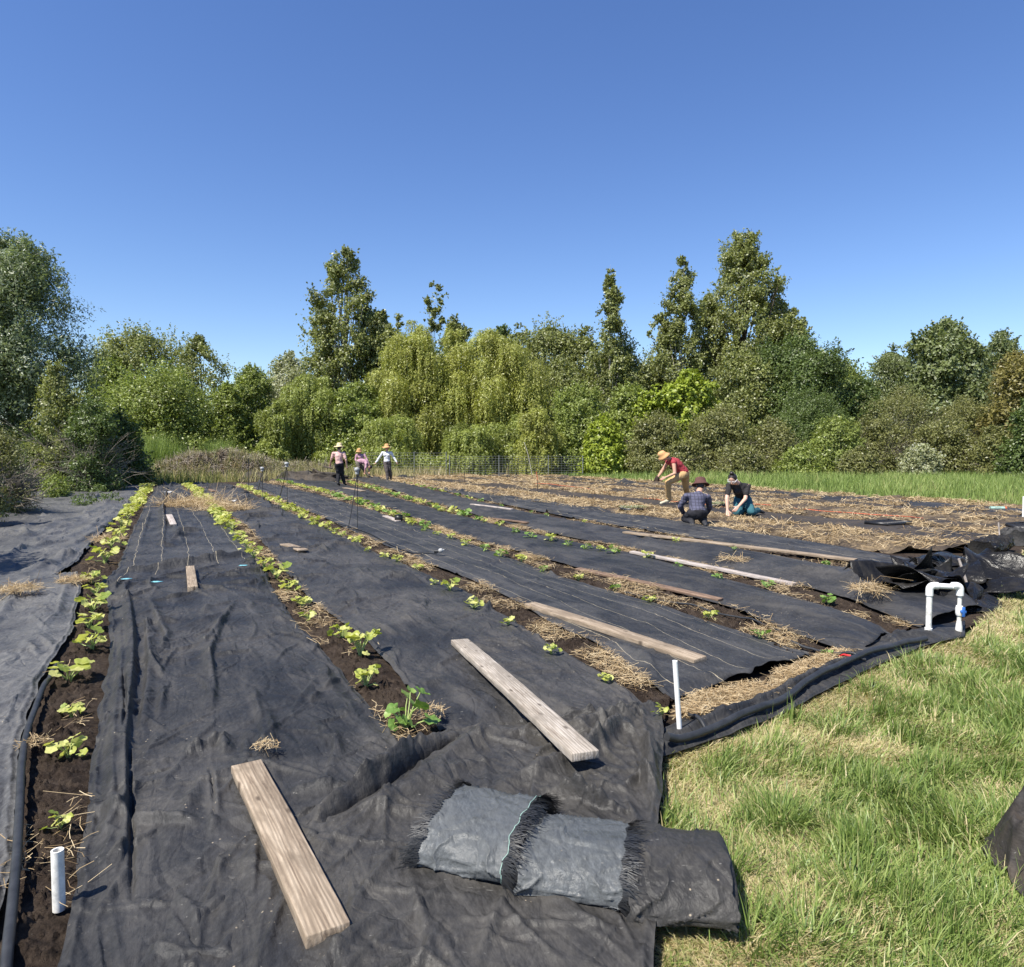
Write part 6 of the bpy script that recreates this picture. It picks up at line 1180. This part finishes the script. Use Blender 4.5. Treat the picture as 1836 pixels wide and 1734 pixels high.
def remesh(o, vox, sm=4):
    m_ = o.modifiers.new('join', 'REMESH'); m_.mode = 'VOXEL'; m_.voxel_size = vox; m_.use_smooth_shade = True
    s_ = o.modifiers.new('soft', 'SMOOTH'); s_.iterations = sm; s_.factor = 0.5; return o
def hand(mb, w_, d, side, curl=0.5):
    "palm and five unequal fingers; d = direction of the forearm, side = towards the thumb"
    w_ = np.array(w_, float); d = np.array(d, float); d /= np.linalg.norm(d); s = np.array(side, float); s = s - d * s.dot(d); s /= np.linalg.norm(s); nrm = np.cross(d, s)
    pc = w_ + d * 0.05
    for k in (-1, 0, 1): cone(mb, w_ + d * 0.01 + s * 0.010 * k, w_ + d * 0.085 + s * 0.024 * k, 0.02, 0.015, 8)
    for k, ln in zip((1.5, 0.5, -0.5, -1.5), (0.070, 0.080, 0.074, 0.058)):
        b = w_ + d * 0.088 + s * 0.0185 * k; d1 = d * math.cos(curl * .6) + nrm * math.sin(curl * .6); d2 = d * math.cos(curl * 1.5) + nrm * math.sin(curl * 1.5); m1 = b + d1 * ln * 0.5; cone(mb, b, m1, 0.0105, 0.0095, 8); cone(mb, m1, m1 + d2 * ln * 0.5, 0.0095, 0.008, 8)
    b = w_ + d * 0.03 + s * 0.028; e = b + (d * 0.6 + s * 0.8) * 0.035; cone(mb, b, e, 0.013, 0.0105, 8); cone(mb, e, e + (d * 0.9 + s * 0.25 + nrm * 0.3) * 0.03, 0.0105, 0.009, 8)
def lathe_hat(prof, mat, root, c, up, name='hat', n=28, wav=0.0):
    up = Vector(up).normalized(); q = up.to_track_quat('Z', 'Y').to_matrix(); th = np.arange(n) * 2 * math.pi / n; v = []
    for k, (rr, z) in enumerate(prof):
        for a in th: p_ = q @ Vector((rr * math.cos(a), rr * math.sin(a), z + wav * math.sin(3 * a + 1) * (rr > 0.12))); v.append((p_.x + c[0], p_.y + c[1], p_.z + c[2]))
    m_ = len(prof); f = [[k * n + j, k * n + (j + 1) % n, (k + 1) * n + (j + 1) % n, (k + 1) * n + j] for k in range(m_ - 1) for j in range(n)]
    mb = MB(); mb.add(v, f); o = mb.build(name, mat, root); o.modifiers.new('s', 'SOLIDIFY').thickness = 0.006; return o
WIDE = [(0.215, -0.03), (0.17, -0.005), (0.115, 0.01), (0.10, 0.03), (0.097, 0.09), (0.085, 0.135), (0.05, 0.155), (0.001, 0.16)]
BUCKET = [(0.165, -0.055), (0.135, -0.02), (0.108, 0.01), (0.10, 0.05), (0.09, 0.095), (0.055, 0.115), (0.001, 0.12)]
def person(px, py, label, J, mats, hat=None, hat_prof=WIDE, sleeves=1.0, female=False, hair=None, scale=1.0, glasses=False, face=None, legs_cut=False):
    g = G(px, py, 0.0); z = zat(g.x, g.y, 0.06, 50, 0.04) - 0.01; root = empty('person', (g.x, g.y, z), label, 'person'); root.scale = (scale * 1.13, scale * 1.10, scale); A = {k: np.array(v, float) for k, v in J.items()}
    skin = mats['skin']; b = MB(); hd = A['head']; up = A.get('headup', np.array([0, 0, 1.0])); up = up / np.linalg.norm(up); fc = A['face'] / np.linalg.norm(A['face']); fc = fc - up * fc.dot(up); fc /= np.linalg.norm(fc); rt = np.cross(fc, up)
    Rm = np.stack([rt, fc, up], 1)
    b.ball(hd + up * 0.02, (0.076, 0.095, 0.105), 20, 14, rot=Rm); b.ball(hd - up * 0.055 + fc * 0.028, (0.054, 0.058, 0.062), 16, 10, rot=Rm)
    cone(b, hd + fc * 0.088 + up * 0.012, hd + fc * 0.108 - up * 0.024, 0.009, 0.014, 8)
    for s in (-1, 1): b.ball(hd + rt * 0.078 * s - up * 0.004, (0.010, 0.022, 0.032), 8, 6, rot=Rm)
    cone(b, hd - up * 0.06 - fc * 0.015, A['neck'], 0.052, 0.058)
    W = 0.92 if female else 1.0
    ch, wa, pe = A['chest'], A['waist'], A['pelvis']; cone(b, A['neck'] * 0.6 + ch * 0.4, ch, 0.085 * W, 0.13 * W); cone(b, ch, wa, 0.13 * W, 0.115 * W); cone(b, wa, pe, 0.115 * W, 0.135)
    for s in 'lr':
        sh, el, wr, hp, kn, an, to = (A[k + s] for k in ('sh', 'el', 'wr', 'hip', 'kn', 'an', 'toe'))
        cone(b, A['neck'] * 0.35 + ch * 0.65, sh, 0.085 * W, 0.058 * W); cone(b, sh, el, 0.053 * W, 0.040 * W); cone(b, el, wr, 0.041 * W, 0.026 * W); hand(b, wr, wr - el, A.get('thumb' + s, np.array([0, -1, 0.3])), 0.7)
        cone(b, pe * 0.4 + hp * 0.6, kn, 0.088, 0.057); cone(b, kn, an, 0.058, 0.038); cone(b, an, to, 0.036, 0.024)
    remesh(b.build('body', skin, root), 0.0085, 3)
    for s in (-1, 1):
        mb = MB(); mb.ball(hd + fc * 0.0985 + rt * 0.031 * s + up * 0.016, 0.0085, 8, 6); mb.build('eye', SK['white_p'], root); mb = MB(); mb.ball(hd + fc * 0.1055 + rt * 0.031 * s + up * 0.016, 0.0045, 8, 6); mb.build('pupil', SK['hair'], root)
    mb = MB(); P = [hd + fc * (0.082 - 0.012 * abs(k)) - up * (0.058 - 0.003 * abs(k)) + rt * 0.012 * k for k in (-2, -1, 0, 1, 2)]; mb.tube(P, 0.004, 6); mb.build('mouth', plain_lip, root)
    # clothes
    c_ = MB(); e = 0.016
    cone(c_, A['neck'] * 0.5 + ch * 0.5 + (A['neck'] - ch) * 0.05, ch, 0.10 * W, 0.145 * W); cone(c_, ch, wa, 0.148 * W, 0.135 * W); cone(c_, wa, pe * 0.85 + wa * 0.15, 0.135 * W, 0.148)
    if female: 
        for s in 'lr': q = A['sh' + s] * 0.4 + ch * 0.6; front = np.cross(A['shr'] - A['shl'], A['neck'] - pe); front /= np.linalg.norm(front); front = front * np.sign(front.dot(fc) + 1e-6); c_.ball(q + front * 0.085 - (A['neck'] - ch) * 0.25, 0.075, 12, 8)
    for s in 'lr':
        sh, el, wr = A['sh' + s], A['el' + s], A['wr' + s]; cone(c_, A['neck'] * 0.35 + ch * 0.65, sh, 0.095 * W, 0.068 * W)
        if sleeves > 0: q = min(1, sleeves); cone(c_, sh, sh + (el - sh) * q, 0.068 * W, 0.062 * W - 0.008 * q)
        if sleeves > 1: q = sleeves - 1; cone(c_, el, el + (wr - el) * q, 0.054, 0.042)
    o = remesh(c_.build('shirt', mats['top'], root), 0.014, 5)
    tx = bpy.data.textures.get('cloth_folds') or bpy.data.textures.new('cloth_folds', 'CLOUDS'); tx.noise_scale = 0.09; dm = o.modifiers.new('folds', 'DISPLACE'); dm.texture = tx; dm.strength = 0.03; dm.mid_level = 0.5
    c_ = MB(); cone(c_, wa * 0.25 + pe * 0.75, pe, 0.135, 0.146)
    for s in 'lr': hp, kn, an = A['hip' + s], A['kn' + s], A['an' + s]; cone(c_, pe * 0.3 + hp * 0.7, kn, 0.115, 0.078); cone(c_, kn, an * 0.93 + kn * 0.07, 0.078, 0.064)
    o = remesh(c_.build('trousers', mats['legs'], root), 0.014, 5); dm = o.modifiers.new('folds', 'DISPLACE'); dm.texture = tx; dm.strength = 0.028; dm.mid_level = 0.5
    for s in 'lr': mb = MB(); an, to = A['an' + s], A['toe' + s]; heel = an - (to - an) * 0.25; cone(mb, heel * 0.8 + an * 0.2 - [0, 0, 0.0], to, 0.048, 0.038); cone(mb, an, an * 0.7 + to * 0.3, 0.05, 0.046); remesh(mb.build('shoe', mats['shoe'], root), 0.012, 2)
    if hair is not None:
        mb = MB(); mb.ball(hd + up * 0.032 - fc * 0.012, (0.084, 0.098, 0.104), 18, 12, rot=Rm)
        if hair == 'bun': mb.ball(hd + up * 0.155 - fc * 0.02, (0.045, 0.045, 0.04), 12, 8); cone(mb, hd + up * 0.10 - fc * 0.02, hd + up * 0.15 - fc * 0.02, 0.04, 0.035); mb.ball(hd - up * 0.03 - fc * 0.055, (0.07, 0.055, 0.06), 12, 8, rot=Rm)
        else: mb.ball(hd - up * 0.045 - fc * 0.045, (0.068, 0.05, 0.055), 12, 8, rot=Rm)
        h_ = remesh(mb.build('hair', SK['hair'], root), 0.01, 2); 
        # uncover the face
    if hat: lathe_hat(hat_prof, hat, root, hd + up * 0.055, up, wav=0.012 if hat_prof is WIDE else 0.004)
    if glasses:
        mb = MB()
        for s in (-1, 1): P = [hd + fc * (0.112 - 0.012 * abs(q)) + rt * (0.036 + 0.030 * math.cos(a)) * s + up * (0.014 + 0.020 * math.sin(a)) for a, q in zip(np.linspace(0, 6.28, 13), np.cos(np.linspace(0, 6.28, 13)))]; mb.tube(P, 0.0035, 5); mb.tube([hd + fc * 0.10 + rt * 0.064 * s + up * 0.014, hd + rt * 0.088 * s + up * 0.006], 0.005, 5)
        mb.build('glasses', SK['white_p'], root)
    return root
plain_lip = plain('lips', (0.36, 0.13, 0.11), 0.5, 0.1, 8)
# man seen from behind in the wide straw hat
person(608, 874, 'man seen from behind in wide cream straw hat, pink shirt and black trousers', dict(head=(0.02, 0.02, 1.63), headup=(0, .08, 1), face=(0.1, 1, -0.1), neck=(0.01, 0, 1.47), chest=(0, 0, 1.27), waist=(0.01, 0, 1.08), pelvis=(0.02, 0, 0.94),
    shl=(-0.19, 0, 1.39), ell=(-0.29, 0.03, 1.12), wrl=(-0.36, 0.16, 0.93), shr=(0.19, 0, 1.39), elr=(0.28, -0.04, 1.1), wrr=(0.29, 0.04, 0.85), thumbl=(1, 0.5, 0), thumbr=(-1, 0.6, 0),
    hipl=(-0.09, 0, 0.9), knl=(-0.04, 0.06, 0.5), anl=(-0.02, -0.08, 0.1), toel=(0.0, 0.08, 0.04), hipr=(0.1, 0, 0.9), knr=(0.09, 0.12, 0.5), anr=(0.15, 0.22, 0.1), toer=(0.17, 0.38, 0.04)),
    dict(skin=SK['skin_l'], top=SK['pink'], legs=SK['jeans'], shoe=SK['shoe']), SK['straw'], sleeves=0.75, hair='short', scale=1.02)
g = G(608, 874); mb = MB(); mb.box((0, 0, 0), (0.34, 0.22, 0.05), Matrix.Rotation(0.25, 3, 'Y')); tag(bevel(mb.build('brown_tray', M['twig_dark'], loc=(g.x - 0.52, g.y + 0.26, 0.86), shade=False), 0.01), "brown tray held in the straw-hatted man's left hand", 'tray')
# woman in white, walking towards the camera
person(694, 864, 'woman in white long-sleeved top, grey trousers and tan sun hat walking forward', dict(head=(0.0, -0.02, 1.60), face=(0.15, -1, -0.05), headup=(0, 0, 1), neck=(0, 0, 1.44), chest=(0, 0, 1.25), waist=(0.0, 0, 1.06), pelvis=(-0.0, 0, 0.93),
    shl=(-0.18, 0, 1.37), ell=(-0.33, 0.02, 1.13), wrl=(-0.46, -0.06, 0.90), shr=(0.18, 0, 1.37), elr=(0.30, 0.03, 1.12), wrr=(0.42, -0.02, 0.92), thumbl=(0.5, -1, 0), thumbr=(-0.5, -1, 0),
    hipl=(-0.09, 0, 0.9), knl=(0.0, -0.1, 0.5), anl=(0.05, -0.12, 0.09), toel=(0.05, -0.28, 0.04), hipr=(0.1, 0, 0.9), knr=(0.12, 0.04, 0.5), anr=(0.13, 0.2, 0.12), toer=(0.14, 0.1, 0.04)),
    dict(skin=SK['skin'], top=SK['white'], legs=SK['greyt'], shoe=SK['shoe']), SK['tanhat'], sleeves=2.0, female=True, hair='short', scale=1.04)
# bending person in pink, before another with a tan hat
person(648, 861, 'person in pink shirt and olive trousers bent double between the man and the woman', dict(head=(0.42, -0.12, 0.62), face=(0.3, -0.3, -1), headup=(0.8, 0, -0.5), neck=(0.34, -0.04, 0.76), chest=(0.17, 0, 0.88), waist=(0.0, 0, 0.93), pelvis=(-0.15, 0, 0.86),
    shl=(0.28, -0.18, 0.82), ell=(0.26, -0.26, 0.58), wrl=(0.22, -0.26, 0.36), shr=(0.30, 0.17, 0.80), elr=(0.36, 0.16, 0.55), wrr=(0.36, 0.1, 0.34), thumbl=(1, 0.2, 0), thumbr=(-1, 0.2, 0),
    hipl=(-0.16, -0.1, 0.82), knl=(-0.08, -0.14, 0.45), anl=(-0.16, -0.1, 0.09), toel=(0.0, -0.12, 0.04), hipr=(-0.14, 0.1, 0.82), knr=(0.1, 0.12, 0.45), anr=(0.34, 0.12, 0.1), toer=(0.47, 0.12, 0.04)),
    dict(skin=SK['skin'], top=SK['pink2'], legs=SK['olive'], shoe=SK['shoe']), None, sleeves=1.6, hair='short')
person(646, 858, 'person in dark pink top and orange-tan hat standing behind the bent one', dict(head=(-0.03, -0.08, 1.40), face=(0.3, -1, -0.6), headup=(0, -.3, 1), neck=(0, 0, 1.26), chest=(0.03, 0, 1.08), waist=(0.05, 0.05, 0.95), pelvis=(0.06, 0.08, 0.84),
    shl=(-0.16, 0, 1.20), ell=(-0.22, -0.05, 0.95), wrl=(-0.1, -0.22, 0.78), shr=(0.21, 0, 1.20), elr=(0.34, -0.05, 0.97), wrr=(0.42, -0.16, 0.76), thumbl=(1, 0, 0.3), thumbr=(-1, 0, 0.3),
    hipl=(-0.03, 0.08, 0.8), knl=(-0.03, -0.08, 0.45), anl=(-0.05, 0.05, 0.09), toel=(-0.05, -0.1, 0.04), hipr=(0.16, 0.08, 0.8), knr=(0.2, -0.06, 0.45), anr=(0.22, 0.08, 0.09), toer=(0.24, -0.08, 0.04)),
    dict(skin=SK['skin'], top=SK['pink2'], legs=SK['olive'], shoe=SK['shoe']), SK['tanhat'], BUCKET, sleeves=1.8, hair='short', scale=1.02)
# man in the red sleeveless top, stooping, front foot planted
person(1192, 909, 'man in red sleeveless top, khaki trousers and tan bucket hat stooping over the straw', dict(head=(-0.05, -0.10, 1.32), face=(-0.55, -0.35, -0.75), headup=(-0.62, -0.2, 0.75), neck=(0.10, -0.02, 1.26), chest=(0.24, 0.0, 1.14), waist=(0.37, 0.03, 1.00), pelvis=(0.46, 0.05, 0.86),
    shl=(0.16, -0.20, 1.17), ell=(0.17, -0.30, 0.87), wrl=(-0.06, -0.34, 0.76), shr=(0.10, 0.18, 1.16), elr=(-0.04, 0.22, 0.90), wrr=(-0.16, 0.06, 0.76), thumbl=(0.1, 0.4, 1), thumbr=(0.2, -0.4, 1),
    hipl=(0.40, -0.10, 0.80), knl=(0.02, -0.22, 0.62), anl=(0.08, -0.05, 0.12), toel=(-0.12, -0.14, 0.045), hipr=(0.52, 0.12, 0.80), knr=(0.58, 0.3, 0.45), anr=(0.70, 0.62, 0.22), toer=(0.62, 0.5, 0.1)),
    dict(skin=SK['skin'], top=SK['redt'], legs=SK['khaki'], shoe=SK['shoe_l']), SK['tanhat'], BUCKET, sleeves=0.0, hair='short', scale=1.03)
g = G(1192, 909); tag_ = crumple('soil_clump', 1192, 909, 0.10, 0.09, 0.1, M['soil'], "dark soil clump in the hands of the man in red", 'soil clump', 88, n=30); tag_.location = (g.x - 0.26, g.y - 0.14, 0.72)
# plaid shirt, kneeling with back to us
person(1248, 946, 'kneeling person seen from behind in blue plaid shirt and brown bucket hat', dict(head=(0.12, 0.18, 0.82), face=(0.3, 1, -0.6), headup=(0.05, 0.35, 1), neck=(0.07, 0.08, 0.68), chest=(0.02, 0.02, 0.52), waist=(0.0, -0.04, 0.36), pelvis=(0.0, -0.12, 0.26),
    shl=(-0.17, 0.05, 0.60), ell=(-0.26, 0.16, 0.36), wrl=(-0.14, 0.38, 0.20), shr=(0.22, 0.08, 0.58), elr=(0.30, 0.2, 0.34), wrr=(0.28, 0.42, 0.15), thumbl=(1, 0.2, 0), thumbr=(-1, 0.2, 0),
    hipl=(-0.11, -0.08, 0.24), knl=(-0.13, 0.32, 0.09), anl=(-0.12, -0.16, 0.08), toel=(-0.13, -0.30, 0.035), hipr=(0.11, -0.08, 0.24), knr=(0.20, 0.32, 0.09), anr=(0.10, -0.18, 0.08), toer=(0.09, -0.32, 0.035)),
    dict(skin=SK['skin'], top=SK['plaid'], legs=SK['jeans'], shoe=SK['shoe']), SK['brownhat'], BUCKET, sleeves=1.9, hair='short', scale=1.0)
# black tee, kneeling towards us, both hands in the straw
person(1318, 930, 'kneeling woman in black t-shirt, teal trousers and white-framed glasses, hair in a bun', dict(head=(-0.14, -0.28, 0.80), face=(-0.42, -0.6, -0.85), headup=(-0.35, -0.55, 0.8), neck=(-0.02, -0.15, 0.72), chest=(0.05, -0.06, 0.60), waist=(0.13, 0.04, 0.46), pelvis=(0.18, 0.12, 0.36),
    shl=(-0.16, -0.12, 0.66), ell=(-0.24, -0.25, 0.38), wrl=(-0.25, -0.34, 0.15), shr=(0.20, -0.10, 0.65), elr=(0.12, -0.22, 0.38), wrr=(-0.05, -0.34, 0.22), thumbl=(1, -0.2, 0), thumbr=(-1, -0.2, 0.3),
    hipl=(0.08, 0.08, 0.34), knl=(-0.02, -0.20, 0.09), anl=(0.30, 0.25, 0.09), toel=(0.42, 0.30, 0.04), hipr=(0.26, 0.10, 0.34), knr=(0.24, -0.22, 0.09), anr=(0.50, 0.20, 0.10), toer=(0.62, 0.24, 0.05)),
    dict(skin=SK['skin_l'], top=SK['black'], legs=SK['teal'], shoe=SK['shoe']), None, sleeves=0.7, female=True, hair='bun', glasses=True, scale=1.08)
